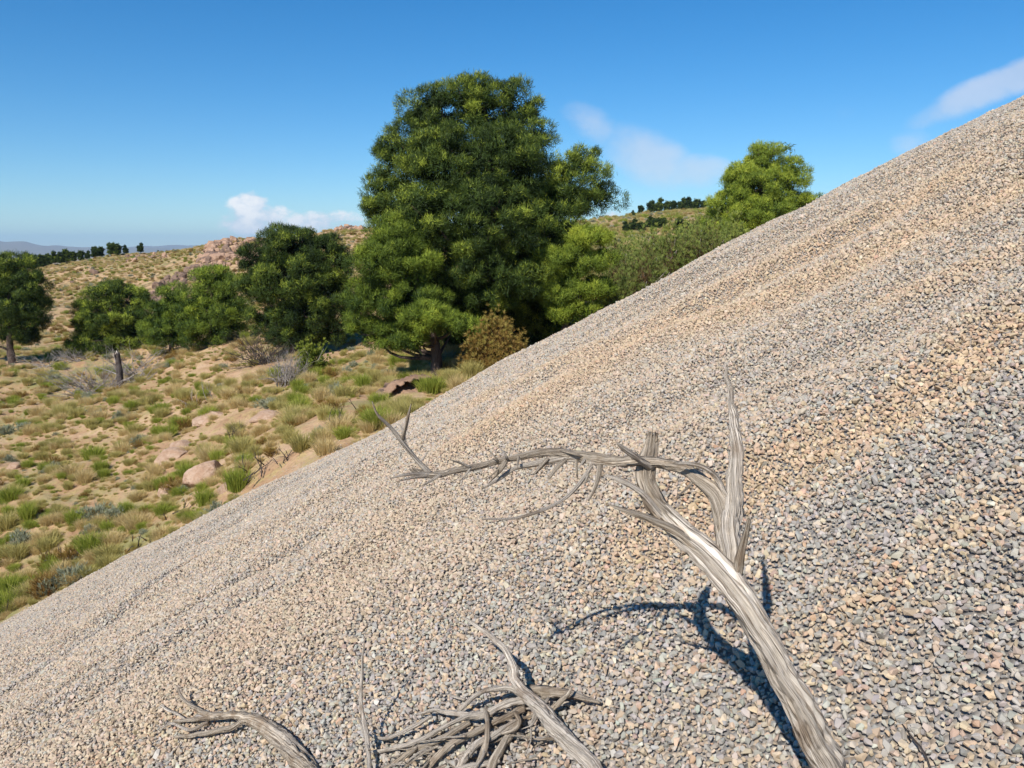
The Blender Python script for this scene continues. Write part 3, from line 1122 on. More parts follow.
for k, px in enumerate([34, 41, 48, 55, 61, 67, 74, 81, 88, 95, 101, 112, 118, 126, 141, 158, 174]):
    far_tree(px, 107 + random.uniform(-2, 3), [15, 14, 13, 13, 12, 14, 11, 11, 9, 12, 11, 13, 12, 9, 10, 5, 5][k], 'tiny dark pine on the far left ridge, ' + ORD[k] + ' of the row from the left', 'pines on the far left ridge', .9)
for k, px in enumerate([633, 641, 651, 659, 667, 674, 682, 689, 696, 703]):
    far_tree(px, 160 + random.uniform(-3, 3), [6, 9, 13, 14, 12, 11, 13, 14, 13, 11][k], 'small dark pine on the far right hilltop, ' + ORD[k] + ' of the row from the left', 'pines on the right hilltop', 1.0)
for k, px in enumerate([626, 633, 641, 649, 656, 663]):
    far_tree(px, 112 + random.uniform(-2, 2), [11, 12, 11, 12, 13, 11][k], 'small dark pine in the lower row on the right hillside, ' + ORD[k] + ' from the left', 'pines on the right hillside', 1.1)
far_tree(680, 100, 15, 'rounded dark tree at the end of the lower row on the right hillside', None, 1.5)


# --- grass tufts and shrubs made of blades
def blades_np(n, h, spread, w, rg, lean=.5, base_r=.06, seg=2, jitter=.3, top_bias=0.0):
    a = rg.uniform(0, 2 * np.pi, n)
    q = np.sqrt(rg.random(n))
    out = np.stack([np.cos(a), np.sin(a), np.zeros(n)], 1)
    b = out * (base_r * rg.random(n))[:, None]
    hh = h * rg.uniform(.55, 1.1, n) * (1 - .25 * q)
    tip = b + out * (spread * q * rg.uniform(.7, 1.2, n))[:, None] + rg.normal(0, .04 * h, (n, 3))
    tip[:, 2] = hh
    mid = b * .6 + tip * .4
    mid[:, 2] = hh * (.55 + lean * .2)
    side = np.cross(tip - b, rg.normal(size=(n, 3)))
    side /= np.linalg.norm(side, axis=1)[:, None] + 1e-9
    w = w * rg.uniform(.7, 1.3, n)[:, None]
    v = np.stack([b - side * w / 2, b + side * w / 2, mid + side * w * .45, mid - side * w * .45, tip], 1).reshape(-1, 3)
    k = np.arange(n)[:, None] * 5
    f = np.concatenate([k + [0, 1, 2], k + [0, 2, 3], k + [3, 2, 4]]).reshape(-1, 3)
    return v, f


def tuft_mesh(name, mat, seed, n=150, h=.34, spread=.3, w=.012, tint=.5, lean=.5, base_r=.14):
    rg = np.random.default_rng(seed)
    n = n * 2
    v, f = blades_np(n, h, spread * .85, w * .72, rg, lean, base_r)
    o_ = rg.normal(0, .05, (4, 3)) * [1, 1, 0]
    v = v + np.repeat(o_[rg.integers(0, 4, n)] , 5, 0)
    t = np.repeat(np.clip(rg.normal(tint, .2, n), 0, 1), 5)
    return mesh_np(name, v, f, mat, tint=t)


def shrub_mesh(name, mat, seed, rx, rz, n_brush=260, per=16, ln=.22, w=.012, tint=.5, up=.9, hollow=.45):
    """rounded shrub: sprays of fine stems through a dome"""
    rg = np.random.default_rng(seed)
    d = unit(rg, n_brush)
    d[:, 2] = np.abs(d[:, 2]) * 1.1 - .1
    lump = 1 + .28 * np.sin(d[:, 0] * 5 + seed) * np.sin(d[:, 1] * 4 + seed * 2) + .12 * np.sin(d[:, 0] * 11 + seed) * np.sin(d[:, 2] * 9) + .06 * rg.normal(size=n_brush)
    p = d * np.array([rx, rx, rz]) * (rg.uniform(hollow, 1, n_brush) * lump)[:, None]
    p[:, 2] = np.maximum(p[:, 2], .02)
    t = np.clip(rg.normal(tint, .16, n_brush) + .2 * (p[:, 2] / rz - .5), 0, 1)
    P = np.repeat(p, per, 0)
    nd = np.repeat(d, per, 0) * .6 + unit(rg, len(P)) * .55 + np.array([0, 0, up])
    nd /= np.linalg.norm(nd, axis=1)[:, None]
    v = needle_tris(P, nd, ln * rg.uniform(.6, 1.2, len(P)), w, rg, np.repeat(d, per, 0), .4)
    # the stems that carry the sprays
    m = n_brush // 2
    q = p[:m]
    o = rg.normal(0, .05, (m, 3)) * [1, 1, 0]
    ds = q - o
    L = np.linalg.norm(ds, axis=1)
    v2 = needle_tris(o, ds / L[:, None], L * 1.05, w * 1.6, rg)
    v = np.vstack([v, v2])
    tt = np.concatenate([np.repeat(np.repeat(t, per), 3), np.zeros(m * 3)])
    return mesh_np(name, v, np.arange(len(v)).reshape(-1, 3), mat, tint=tt)


# broom-like shrubs under the right pine, along the crest of the slope
for (px, Y, rpx, hpx, tint, lab) in [
        (612, 22.0, 20, 46, .52, 'dark green broom shrub touching the gravel edge beside the pine sapling'),
        (642, 23.5, 30, 56, .42, 'brownish olive broom shrub, widest above the gravel edge'),
        (668, 26.5, 28, 50, .55, 'olive broom shrub in the middle of the bank behind the gravel'),
        (700, 27.5, 30, 44, .50, 'brown tinged broom shrub below the bright pine'),
        (730, 30.0, 26, 30, .72, 'low yellowish broom shrub at the foot of the bright pine'),
        (690, 34.0, 24, 30, .85, 'yellow green broom shrub left of the bright pine'),
        (622, 29.0, 24, 44, .45, 'tall olive broom shrub behind the pine sapling'),
        (655, 33.0, 26, 34, .62, 'grey green broom shrub highest on the far bank')]:
    p = on_land(px, Y)
    r = rpx * Y / F
    hh = hpx * Y / F * 1.32
    root = link('broom_shrub', None, None, p)
    tag(root, lab, 'shrub')
    link('foliage', shrub_mesh('foliage', M_BROOM, px, r * 1.15, hh * .95, 1500, 18, .14, .016, tint, .3, .62), root)
    rg = np.random.default_rng(px)
    for _ in range(9):
        link('stem', tubes_mesh('stem', [limb((rg.normal(0, .05), 0, -.1), (rg.normal(0, r * .4), rg.normal(0, r * .4), hh * rg.uniform(.5, .8)), .02, .006, rg, -.05)], M_TWIG, seg=4, step=.2), root)

# rusty round shrub below the big pine
p = on_land(497, 19.5)
root = link('rusty_shrub', None, None, p)
tag(root, 'round rust brown shrub in front of the tallest pine', 'shrub')
link('foliage', shrub_mesh('foliage', M_RUST, 5, .82, 1.25, 1900, 18, .10, .014, .55, .05, .7), root)
rg = np.random.default_rng(5)
for _ in range(14):
    link('stem', tubes_mesh('stem', [limb((0, 0, -.1), (rg.normal(0, .25), rg.normal(0, .25), rg.uniform(.35, .65)), .022, .006, rg, -.05)], M_TWIG, seg=5, step=.1), root)
# leafy green bush beside the bare grey one
p = on_land(312, 25)
root = link('leafy_bush', None, None, p)
tag(root, 'small bright leafy green bush beside the bare grey shrub', 'bush')
link('foliage', shrub_mesh('foliage', M_GREEN, 8, .62, 1.05, 420, 14, .09, .05, .25, .2, .5), root)
for _ in range(9):
    link('stem', tubes_mesh('stem', [limb((0, 0, -.1), (rg.normal(0, .25), rg.normal(0, .25), rg.uniform(.4, .9)), .02, .006, rg, -.05)], M_TWIG, seg=5, step=.1), root)


# ------------------------------------------------------------------ dead wood on the hillside
def twiggy(rg, origin, direction, length, r, depth, out, spread=.55, kids=(2, 4), wig=.12, grav=0.0):
    o = np.asarray(origin, float)
    d = np.asarray(direction, float)
    d = d / np.linalg.norm(d)
    pts = [(*o, r)]
    n = 4
    for k in range(1, n + 1):
        d = d + rg.normal(0, wig, 3) + np.array([0, 0, -grav])
        d /= np.linalg.norm(d)
        o = o + d * length / n
        pts.append((*o, r * (1 - .75 * k / n)))
    out.append(pts)
    if depth > 0:
        for _ in range(rg.integers(*kids)):
            k = rg.integers(1, n)
            q = np.array(pts[k])
            nd = d + rg.normal(0, spread, 3)
            twiggy(rg, q[:3], nd, length * rg.uniform(.45, .75), q[3] * .65, depth - 1, out, spread, kids, wig, grav)


# snapped trunk with its fallen branches
p = ground(121, 387)
root = link('snapped_stump', None, None, p)
tag(root, 'dark snapped tree stump standing among dead branches', 'stump')
link('trunk', tubes_mesh('trunk', [[(0, 0, -.2, .16), (0, 0, .3, .12), (-.03, .02, .8, .115), (-.06, 0, 1.3, .10)]], M_CHAR, seg=14, step=.05, rough=.3, ridges=2, seed=3, jag=.25), root)
link('broken_top', tubes_mesh('broken_top', [[(-.058, 0, 1.24, .095), (-.06, 0, 1.30, .07), (-.05, 0, 1.42, .025)]], M_WOOD, seg=9, step=.03, rough=.4, ridges=2, seed=2, jag=.1), root)
rg = np.random.default_rng(41)
tw = []
for _ in range(3):
    twiggy(rg, (rg.normal(0, .1), 0, rg.uniform(.2, .6)), (rg.normal(0, 1), rg.normal(0, .5), .5), 1.0, .03, 1, tw)
link('branch', tubes_mesh('branch', tw, M_TWIG, seg=5, step=.1), root)


def brush(name, label, cat, p, n, length, r, mat, seed, flat=.5, width=1.0, depth=2):
    rg = np.random.default_rng(seed)
    root = link(name, None, None, p)
    tag(root, label, cat)
    for k in range(n):
        tw = []
        a = rg.uniform(0, 6.28)
        twiggy(rg, (rg.normal(0, .3 * width), rg.normal(0, .3), rg.uniform(-.05, .08)), (math.cos(a) * width, math.sin(a), flat * rg.uniform(.1, 1.4)), length * rg.uniform(.6, 1.1), r, depth, tw)
        link('branch', tubes_mesh('branch', tw, mat, seg=4, step=.15), root)
    return root


brush('brush_pile', 'grey pile of fallen dead branches left of the snapped stump', 'branches', ground(96, 394), 50, 1.6, .022, M_TWIG, 51, .8, 1.5)
brush('brush_pile', 'grey tangle of dead branches just right of the snapped stump', 'branches', ground(138, 378), 26, 1.6, .02, M_TWIG, 52, .9, 1.0)
brush('bare_shrub', 'bare grey shrub with fanned twigs beside the leafy green bush', 'shrub', ground(288, 384), 60, 1.0, .013, M_TWIG, 53, 1.5, .6, 2)
brush('bare_shrub', 'purplish bare shrub under the mid sized dark pine', 'shrub', on_land(262, 29.5), 64, 1.5, .013, M_CHAR, 54, 1.0, .8, 2)
brush('bare_shrub', 'dry grey scrub beneath the dark pine cut off by the left edge', 'shrub', on_land(45, 37.5), 22, 1.3, .02, M_TWIG, 55, .8, 1.8, 2)
brush('bare_shrub', 'dry grey scrub at the foot of the lone dark spreading pine', 'shrub', on_land(80, 38.5), 18, 1.2, .02, M_TWIG, 56, .7, 1.5, 2)
for (px, py, s, seed, lab) in [
        (262, 472, .42, 61, 'charred bare twigs by the gravel edge, right of the boulder'),
        (282, 462, .36, 62, 'upright charred twigs touching the gravel edge'),
        (185, 518, .34, 63, 'charred twigs beside the gravel edge below the boulder'),
        (18, 606, .40, 64, 'black burnt twig bush in the lower left corner of the hillside'),
        (235, 440, .42, 65, 'burnt twigs above the boulder'), (148, 545, .3, 66, 'small burnt twigs by the gravel, second from the lower left'),
        (60, 560, .4, 67, 'thin burnt twigs among green tufts near the left edge'), (200, 405, .5, 68, 'dry twigs on bare soil below the light green pine'),
        (345, 420, .3, 69, 'small dry twigs on the hillside above the pale branch tip')]:
    g = ground(px, py)
    o = brush('burnt_shrub', lab, 'shrub', g, 9, s * g[1] / 15, .012, M_CHAR if seed != 68 else M_TWIG, seed, 1.3, .6, 1)

# ------------------------------------------------------------------ rocks
def rock_mesh(seed, mat, n=60, sub=2, rough=.28):
    rg = np.random.default_rng(seed)
    bm = bmesh.new()
    bmesh.ops.create_icosphere(bm, subdivisions=sub, radius=1)
    # chop with random planes for flat broken faces
    pl = unit(rg, 9)
    off = rg.uniform(.55, .92, 9)
    for v in bm.verts:
        c = np.array(v.co)
        for q, o_ in zip(pl, off):
            e_ = c @ q - o_
            if e_ > 0:
                c = c - q * e_ * .92
        c = c * (1 + rough * .25 * rg.normal())
        v.co = c
    me = bpy.data.meshes.new('rock')
    bm.to_mesh(me)
    bm.free()
    me.materials.append(mat)
    return me


ROCKS = [rock_mesh(k, M_CRAG, sub=2, rough=.5) for k in range(5)]
ROCKSD = [rock_mesh(k + 10, M_ROCKD, sub=2) for k in range(5)]
BIG = [rock_mesh(k + 20, M_ROCK, sub=4, rough=.05) for k in range(4)]
for (px, py, w_, h_, k, rz, lab) in [
        (203, 484, 44, 30, 0, .3, 'large rounded sandy boulder near the gravel edge'),
        (168, 462, 34, 16, 1, .9, 'flat slanting slab of pinkish rock above the large boulder'),
        (178, 452, 24, 14, 2, 2.0, 'broken pinkish rock on top of the slanting slab'),
        (164, 497, 20, 14, 3, 1.2, 'small sandy rock left of the large boulder'),
        (222, 496, 18, 14, 1, 2.2, 'small sandy stone between the large boulder and the gravel'),
        (208, 422, 36, 12, 2, .4, 'low pale rock shelf on the hillside above the boulder'),
        (262, 420, 28, 10, 3, .2, 'low pale rock shelf in bare soil below the bare grey shrub'),
        (10, 470, 14, 8, 1, .8, 'small sandy stone by the left edge')]:
    g = ground(px, py)
    k_ = g[1] / F
    o = link('boulder', BIG[k], None, g + np.array([0, .2, h_ * k_ * .12]), (.15, -.2, rz), (w_ * k_ * .56, w_ * k_ * .5, h_ * k_ * .62))
    tag(o, lab, 'boulder')

def outcrop(label, spots, seed):
    rg = np.random.default_rng(seed)
    c = np.mean([on_land(px, Y) for (px, Y, *_r) in spots], 0)
    root = link('rock_outcrop', None, None, c)
    tag(root, label, 'rocks')
    for (px, Y, s, pale) in spots:
        p_ = on_land(px, Y) - c
        s_ = s * Y / F * .6
        link('rock', (ROCKS if pale else ROCKSD)[rg.integers(0, 5)], root, p_ + np.array([0, 0, s_ * .15]), rg.uniform(0, 6.28, 3) * [.1, .1, 1], s_ * rg.uniform(.7, 1.3, 3))


rg = np.random.default_rng(77)
sp = []
for _ in range(150):      # pale crag on the crest
    px = rg.uniform(204, 262)
    sp.append((px, rg.uniform(80, 93), rg.uniform(2.5, 8.5), rg.random() < .72))
outcrop('pale orange crag on the ridge behind the light green pine', sp, 1)
sp = []
for _ in range(140):     # dark boulder train below it
    t = rg.random()
    sp.append((228 - 78 * t + rg.normal(0, 5), 86 - 15 * t + rg.normal(0, 2), rg.uniform(3.5, 9), rg.random() < .2))
outcrop('dark broken rocks running down from the orange crag', sp, 2)
sp = [(rg.uniform(335, 362), rg.uniform(97, 101), rg.uniform(3, 7), rg.random() < .6) for _ in range(22)]
outcrop('low rocks on the ridge beside the tallest pine', sp, 3)
sp = [(rg.uniform(125, 165), rg.uniform(92, 104), rg.uniform(2.5, 5), rg.random() < .4) for _ in range(30)]
outcrop('scattered brown rocks on the far left hillside', sp, 4)
for (px, Y, s, lab) in [(94, 88, 11, 'lone dark rock on the far left hillside'), (72, 84, 5, 'small lone dark stone on the far left hillside')]:
    tag(link('rock', ROCKSD[1], None, on_land(px, Y), (0, 0, 1), (s * Y / F * .5,) * 3), lab, 'rock')
for (px, Y, s, lab) in [(628, 60, 12, 'pale rock in the field left of the broom shrubs'), (616, 62, 8, 'smaller pale rock in the field beside the pine sapling')]:
    tag(link('rock', ROCKS[1], None, on_land(px, Y), (0, 0, 1), (s * Y / F * .5, s * Y / F * .5, s * Y / F * .3)), lab, 'rock')

# ------------------------------------------------------------------ grass tufts
KINDS = [
    ('green_tuft', 'bright green grass tuft', 'bright green tufts', [tuft_mesh('green_tuft', M_GREEN, 200 + k, 320, .40, .25, .011, .45) for k in range(3)]),
    ('straw_tuft', 'straw coloured dry grass tuft', 'straw coloured tufts', [tuft_mesh('straw_tuft', M_STRAW, 210 + k, 280, .38, .27, .010, .5) for k in range(3)]),
    ('olive_tuft', 'olive green half dry grass tuft', 'olive tufts', [tuft_mesh('olive_tuft', M_OLIVE, 220 + k, 320, .38, .26, .011, .5) for k in range(3)]),
    ('grey_scrub', 'grey green cushion of scrub', 'grey green cushions', [shrub_mesh('grey_scrub', M_GREY, 230 + k, .30, .24, 120, 10, .10, .012, .5, .5, .5) for k in range(2)]),
    ('rust_tuft', 'rusty brown dry scrub tuft', 'rusty brown tufts', [shrub_mesh('rust_tuft', M_RUST, 240 + k, .32, .30, 120, 10, .14, .010, .4, .7, .4) for k in range(2)]),
]
rg = np.random.default_rng(99)
cand = []
tries = 0
while len(cand) < 620 and tries < 40000:
    tries += 1
    Y_ = 11 + 31 * rg.random() ** 1.15
    px = rg.uniform(-40, 600)
    x_ = (px - 512) / F * Y_ * .99
    z_ = float(land(np.array([x_]), np.array([Y_]))[0])
    if z_ < float(heap(np.array([x_]), np.array([Y_]))[0]) + .02:
        continue
    q = proj((x_, Y_, z_ + .2))[0]
    edge = 628 - .523 * q[0]
    if q[1] > edge + 8 or q[1] < 250:
        continue
    dens = .65 + 1.6 * float(fbm(np.array([x_ * .35]), np.array([Y_ * .35]), 2, 7)[0])
    if rg.random() > np.clip(dens, .12, 1):
        continue
    if any((x_ - c[0]) ** 2 + (Y_ - c[1]) ** 2 < .33 ** 2 for c in cand):
        continue
    # which kind grows here
    g_ = float(fbm(np.array([x_ * .2 + 5]), np.array([Y_ * .2]), 2, 5)[0])
    leftish = np.clip((330 - px) / 400, 0, 1)
    pr_ = np.array([.13 + .20 * leftish + g_ * .4, .34 - g_ * .3, .34, .09, .07])
    pr_ = np.clip(pr_, .02, 1)
    k = rg.choice(5, p=pr_ / pr_.sum())
    cand.append((x_, Y_, z_, k, rg.uniform(.6, 1.25)))
# placed where single plants can be picked out in the picture
for (px, py, k, s) in [(95, 552, 0, 1.15), (205, 505, 0, 1.0), (238, 490, 0, 1.15), (170, 487, 0, 1.1), (188, 480, 0, 1.2), (245, 468, 0, .9), (75, 525, 0, 1.1),
                       (375, 425, 0, 1.2), (345, 438, 0, .9), (300, 415, 0, 1.2), (432, 393, 0, 1.2), (450, 385, 2, 1.2), (470, 378, 2, 1.3), (50, 592, 4, 1.2), (78, 578, 3, 1.1),
                       (8, 612, 0, 1.2), (215, 515, 3, 1.0), (395, 415, 2, 1.1), (320, 442, 2, 1.0), (110, 598 - 40, 2, 1.1), (28, 520, 0, 1.1), (10, 500, 0, 1.2), (520, 362, 1, 1.0), (540, 350, 2, 1.0), (500, 372, 2, 1.2), (392, 386, 1, .9), (402, 383, 2, .8), (411, 381, 1, .95), (421, 378, 2, .85), (432, 374, 1, 1.0), (398, 379, 1, 1.0), (416, 374, 2, 1.0)]:
    g = ground(px, py)
    cand.append((g[0], g[1], g[2], k, s))
cand.sort(key=lambda c: -(c[4] / c[1]))


def zone_of(px, py):
    edge = 628 - .523 * px
    if edge - py < 22:
        return ('along the gravel edge in the lower left' if px < 110 else 'along the gravel edge near the large boulder' if px < 250
                else 'along the gravel edge above the branch tip' if px < 380 else 'along the gravel edge below the tallest pine')
    if px < 50:
        return 'at the left edge, upper slope' if py < 450 else 'at the left edge, lower slope'
    if py < 365:
        return 'at the foot of the left pines' if px < 350 else 'under the tallest pine'
    if py < 405:
        return 'around the snapped stump' if px < 180 else 'below the bare grey shrub' if px < 320 else 'beside the undercut earth bank'
    if py < 450:
        return 'downhill of the snapped stump' if px < 150 else 'uphill of the pinkish slab'
    if py < 500:
        return 'left of the large boulder' if px > 110 else 'halfway down the left slope'
    return 'low on the slope left of the gravel'


tsrc = [[], [], [], [], []]
others = []
cnt = [0] * 5
for n_, (x_, y_, z_, k, s) in enumerate(cand):
    nm, lab, grp, ms = KINDS[k]
    if n_ < 420:
        o = link(nm, ms[cnt[k] % len(ms)], None, (x_, y_, z_ - .02), (0, 0, rg.uniform(0, 6.28)), (s * rg.uniform(.72, 1.02), s * rg.uniform(.72, 1.02), s * rg.uniform(.75, 1.1)))
        q = proj((x_, y_, z_))[0]
        sz = 'large' if s > 1.12 else ('small' if s < .85 else 'medium')
        zone = zone_of(q[0], q[1])
        tag(o, sz + ' ' + lab + ' ' + zone, 'shrub' if k > 2 else 'grass tuft', sz + ' ' + grp + ' ' + zone)
        if len(tsrc[k]) < len(ms):
            tsrc[k].append(o)
        cnt[k] += 1
    else:
        others.append((x_, y_, z_, k, s))

# thin dry grass, small plants and far scrub: nobody could count them
pts = []
for (n, y0, y1, pw, smin, smax, pk) in [(12000, 10.5, 46, 1.3, .12, .32, [.10, .44, .38, .04, .04]), (2300, 10.5, 46, 1.2, .3, .72, [.16, .38, .38, .04, .04]), (15000, 44, 120, 1.0, .35, 1.0, [.06, .38, .36, .10, .10]), (2600, 60, 170, 1.0, .9, 2.0, [.2, .15, .5, .12, .03])]:
    Yv = y0 + (y1 - y0) * rg.random(n) ** pw
    pxv = rg.uniform(-60, 640, n) if y0 < 60 else rg.uniform(560, 840, n)
    xv = (pxv - 512) / F * Yv
    zv = land(xv, Yv)
    keep = (zv > heap(xv, Yv)) & (fbm(xv * .3, Yv * .3, 2, 6) > -.28)
    kk = rg.choice(5, n, p=pk)
    sc = rg.uniform(smin, smax, n)
    for a in np.where(keep)[0]:
        pts.append((xv[a], Yv[a], zv[a], kk[a], sc[a]))
pts += others
pts = np.array(pts)
srcs = [o for l in tsrc for o in l]
offs = np.cumsum([0] + [len(l) for l in tsrc])
var = np.array([offs[int(k)] + rg.integers(0, len(tsrc[int(k)])) for k in pts[:, 3]])
so_ = instance_cloud('dry_grass', pts[:, :3] - [0, 0, .02], np.stack([np.zeros(len(pts)), np.zeros(len(pts)), rg.uniform(0, 6.28, len(pts))], 1),
                     np.repeat(pts[:, 4:5], 3, 1) * rg.uniform(.8, 1.2, (len(pts), 3)), var, srcs)
tag(so_, 'thin dry grass and low scrub covering the hillsides', 'grass', kind='stuff')

# undercut earth bank left of the rusty shrub
def bank():
    rg = np.random.default_rng(3)
    A_ = ground(384, 399)
    B_ = ground(438, 386)
    n = 26
    V = []
    prof = [(-1.0, -.3), (-.5, .02), (-.1, .08), (.35, .12), (.38, .24), (-.14, .30), (-.10, .33), (.15, .34), (.45, .15), (.9, -.3)]
    d = (B_ - A_)[:2]
    nrm = np.array([-d[1], d[0]]) / np.hypot(*d)
    for k in range(n):
        t = k / (n - 1)
        c = A_ * (1 - t) + B_ * t
        e_ = math.sin(math.pi * t) ** .5
        for m, (dx, dz) in enumerate(prof):
            j_ = rg.normal(0, .03, 2)
            V.append((c[0] + nrm[0] * (dx + j_[0] + .15 * vnoise(t * 7, m, 2)), c[1] + nrm[1] * (dx + j_[0]), c[2] + (dz * e_ if dz > 0 else dz) + j_[1]))
    P_ = len(prof)
    i = np.arange(n - 1)[:, None] * P_
    j = np.arange(P_ - 1)[None, :]
    Q = np.stack([i + j, i + j + 1, i + P_ + j + 1, i + P_ + j], -1).reshape(-1, 4)
    o = link('earth_bank', mesh_np('earth_bank', np.array(V), Q, M_EARTH, smooth=False))
    tag(o, kind='structure')


bank()

# thin marker post by the trees
p = on_land(573, 24)
root = link('marker_post', None, None, p)
tag(root, 'short pale wooden post between the tallest pine and the gravel', 'post')
link('post', tubes_mesh('post', [[(0, 0, -.2, .045), (0, 0, .2, .042), (.01, 0, .45, .04)]], M_WOOD, seg=8, step=.05, rough=.1, ridges=2), root)
link('cap', tubes_mesh('cap', [[(.01, 0, .452, .05), (.01, 0, .47, .052), (.01, 0, .49, .045)]], M_WOODB, seg=8, step=.01), root)

# ------------------------------------------------------------------ dead branch in the foreground
def wpts(rows, origin):
    """rows (px, py, Y, width in px) -> (x,y,z,r) relative to origin"""
    out = []
    for (px, py, Y_, wd) in rows:
        q = at(px, py, Y_) - origin
        out.append((*q, wd * .5 * Y_ / F * (SLIM if wd > 9 else SLIM + (1.08 - SLIM) * (9 - wd) / 9)))
    return out


def wood_part(name, rows, origin, parent, mat, seg=20, step=.006, rough=.35, ridges=2, twist=5.0, seed=1, jag=.02):
    return link(name, tubes_mesh(name, [wpts(rows, origin)], mat, seg=seg, step=step, rough=rough, ridges=ridges, twist=twist, seed=seed, jag=jag), parent)


SLIM = .78
O = hit(905, 880)
if O is None:
    O = at(905, 880, 1.3)
branch = link('dead_branch', None, None, O)
tag(branch, 'large forked grey weathered dead branch rising out of the gravel', 'branch')
wood_part('trunk', [(930, 935, 1.34, 62), (875, 850, 1.34, 58), (828, 772, 1.32, 52), (790, 690, 1.32, 46), (755, 620, 1.34, 42), (728, 580, 1.37, 42), (704, 552, 1.41, 36),
                    (680, 532, 1.45, 28), (664, 512, 1.49, 20)], O, branch, M_WOOD, seg=44, step=.0035, rough=.42, ridges=3, twist=3.0, seed=2, jag=.02)
wood_part('branch', [(737, 600, 1.36, 20), (729, 560, 1.40, 30), (729, 530, 1.43, 31), (735, 505, 1.46, 25), (735, 480, 1.48, 21), (739, 455, 1.50, 19), (735, 428, 1.53, 15),
                     (734, 412, 1.55, 13), (731, 403, 1.555, 8), (730, 388, 1.57, 7), (726, 376, 1.575, 5), (727, 367, 1.58, 2)], O, branch, M_WOOD, seg=32, step=.0035, rough=.40, ridges=3, twist=6, seed=4, jag=.008)
wood_part('branch', [(700, 552, 1.42, 22), (676, 528, 1.46, 27), (656, 502, 1.52, 25), (647, 475, 1.57, 22), (650, 452, 1.60, 20), (652, 437, 1.61, 15)], O, branch, M_WOODB, seg=30, step=.0035, rough=.5, ridges=3, twist=3, seed=14, jag=.025)
# long arm sweeping to the left
arm = wood_part('branch', [(722, 545, 1.42, 12), (722, 515, 1.45, 20), (712, 490, 1.48, 19), (694, 474, 1.51, 16), (668, 465, 1.55, 14), (640, 461, 1.58, 14), (610, 461, 1.61, 14), (580, 456, 1.64, 14),
                     (548, 453, 1.67, 12), (518, 457, 1.69, 9), (488, 464, 1.70, 8), (455, 471, 1.68, 8), (430, 475, 1.66, 9), (415, 470, 1.65, 5)], O, branch, M_WOODB, seg=26, step=.004, rough=.42, ridges=3, twist=7, seed=6)
wood_part('branch', [(728, 505, 1.46, 10), (720, 482, 1.47, 9), (708, 470, 1.47, 7), (694, 464, 1.48, 6), (678, 463, 1.49, 3)], O, branch, M_WOOD, seg=16, seed=8)
wood_part('branch', [(735, 578, 1.37, 16), (740, 555, 1.36, 13), (745, 535, 1.35, 9), (749, 520, 1.34, 5)], O, branch, M_WOODB, seg=18, seed=9, jag=.01)
wood_part('branch', [(700, 552, 1.41, 16), (672, 530, 1.43, 14), (648, 519, 1.45, 11), (628, 512, 1.47, 7), (610, 505, 1.49, 2)], O, branch, M_WOODB, seg=18, seed=10, rough=.45, jag=.015)
wood_part('branch', [(672, 530, 1.46, 10), (655, 508, 1.49, 9), (640, 492, 1.53, 8), (622, 482, 1.57, 7), (606, 476, 1.60, 3)], O, branch, M_WOOD, seg=16, seed=11, jag=.015)
wood_part('branch', [(652, 468, 1.57, 11), (640, 460, 1.55, 9), (628, 452, 1.53, 7), (618, 444, 1.52, 3)], O, branch, M_WOOD, seg=16, seed=12, jag=.01)
wood_part('branch', [(600, 462, 1.62, 12), (570, 458, 1.65, 10), (540, 462, 1.67, 8), (515, 468, 1.68, 5), (500, 478, 1.67, 4), (484, 488, 1.66, 2)], O, branch, M_WOOD, seg=14, seed=13, jag=.01)
for k, rows in enumerate([
        [(592, 466, 1.62, 6), (578, 485, 1.60, 5), (562, 500, 1.58, 4), (540, 511, 1.56, 4), (515, 518, 1.55, 3), (482, 519, 1.54, 1.5)],
        [(600, 464, 1.62, 8), (598, 478, 1.60, 6), (594, 490, 1.58, 4), (589, 500, 1.57, 2)],
        [(566, 460, 1.64, 6), (556, 468, 1.63, 5), (549, 478, 1.62, 3)],
        [(548, 458, 1.66, 6), (540, 467, 1.65, 5), (534, 474, 1.64, 2.5)],
        [(430, 474, 1.66, 8), (415, 458, 1.65, 6), (402, 441, 1.63, 5.5), (390, 427, 1.62, 4), (378, 415, 1.60, 3), (372, 402, 1.59, 1)],
        [(402, 440, 1.63, 5), (405, 430, 1.62, 4), (407, 420, 1.61, 3.5), (411, 404, 1.60, 1)],
        [(405, 442, 1.63, 3), (404, 432, 1.64, 3), (399, 424, 1.65, 1)],
        [(432, 475, 1.66, 6), (418, 474, 1.64, 4), (404, 475, 1.62, 3), (391, 478, 1.61, 1)],
        [(430, 476, 1.66, 5), (414, 477, 1.63, 3), (399, 481, 1.61, 1)],
        [(440, 474, 1.66, 5), (432, 480, 1.65, 3.5), (423, 485, 1.63, 1.5)],
        [(418, 464, 1.65, 2.5), (424, 458, 1.66, 2), (428, 452, 1.66, 1)]]):
    wood_part('twig', rows, O, arm, M_WOODB if k in (1, 2, 3, 5) else M_WOOD, seg=10, step=.006, rough=.3, seed=20 + k, jag=.004)

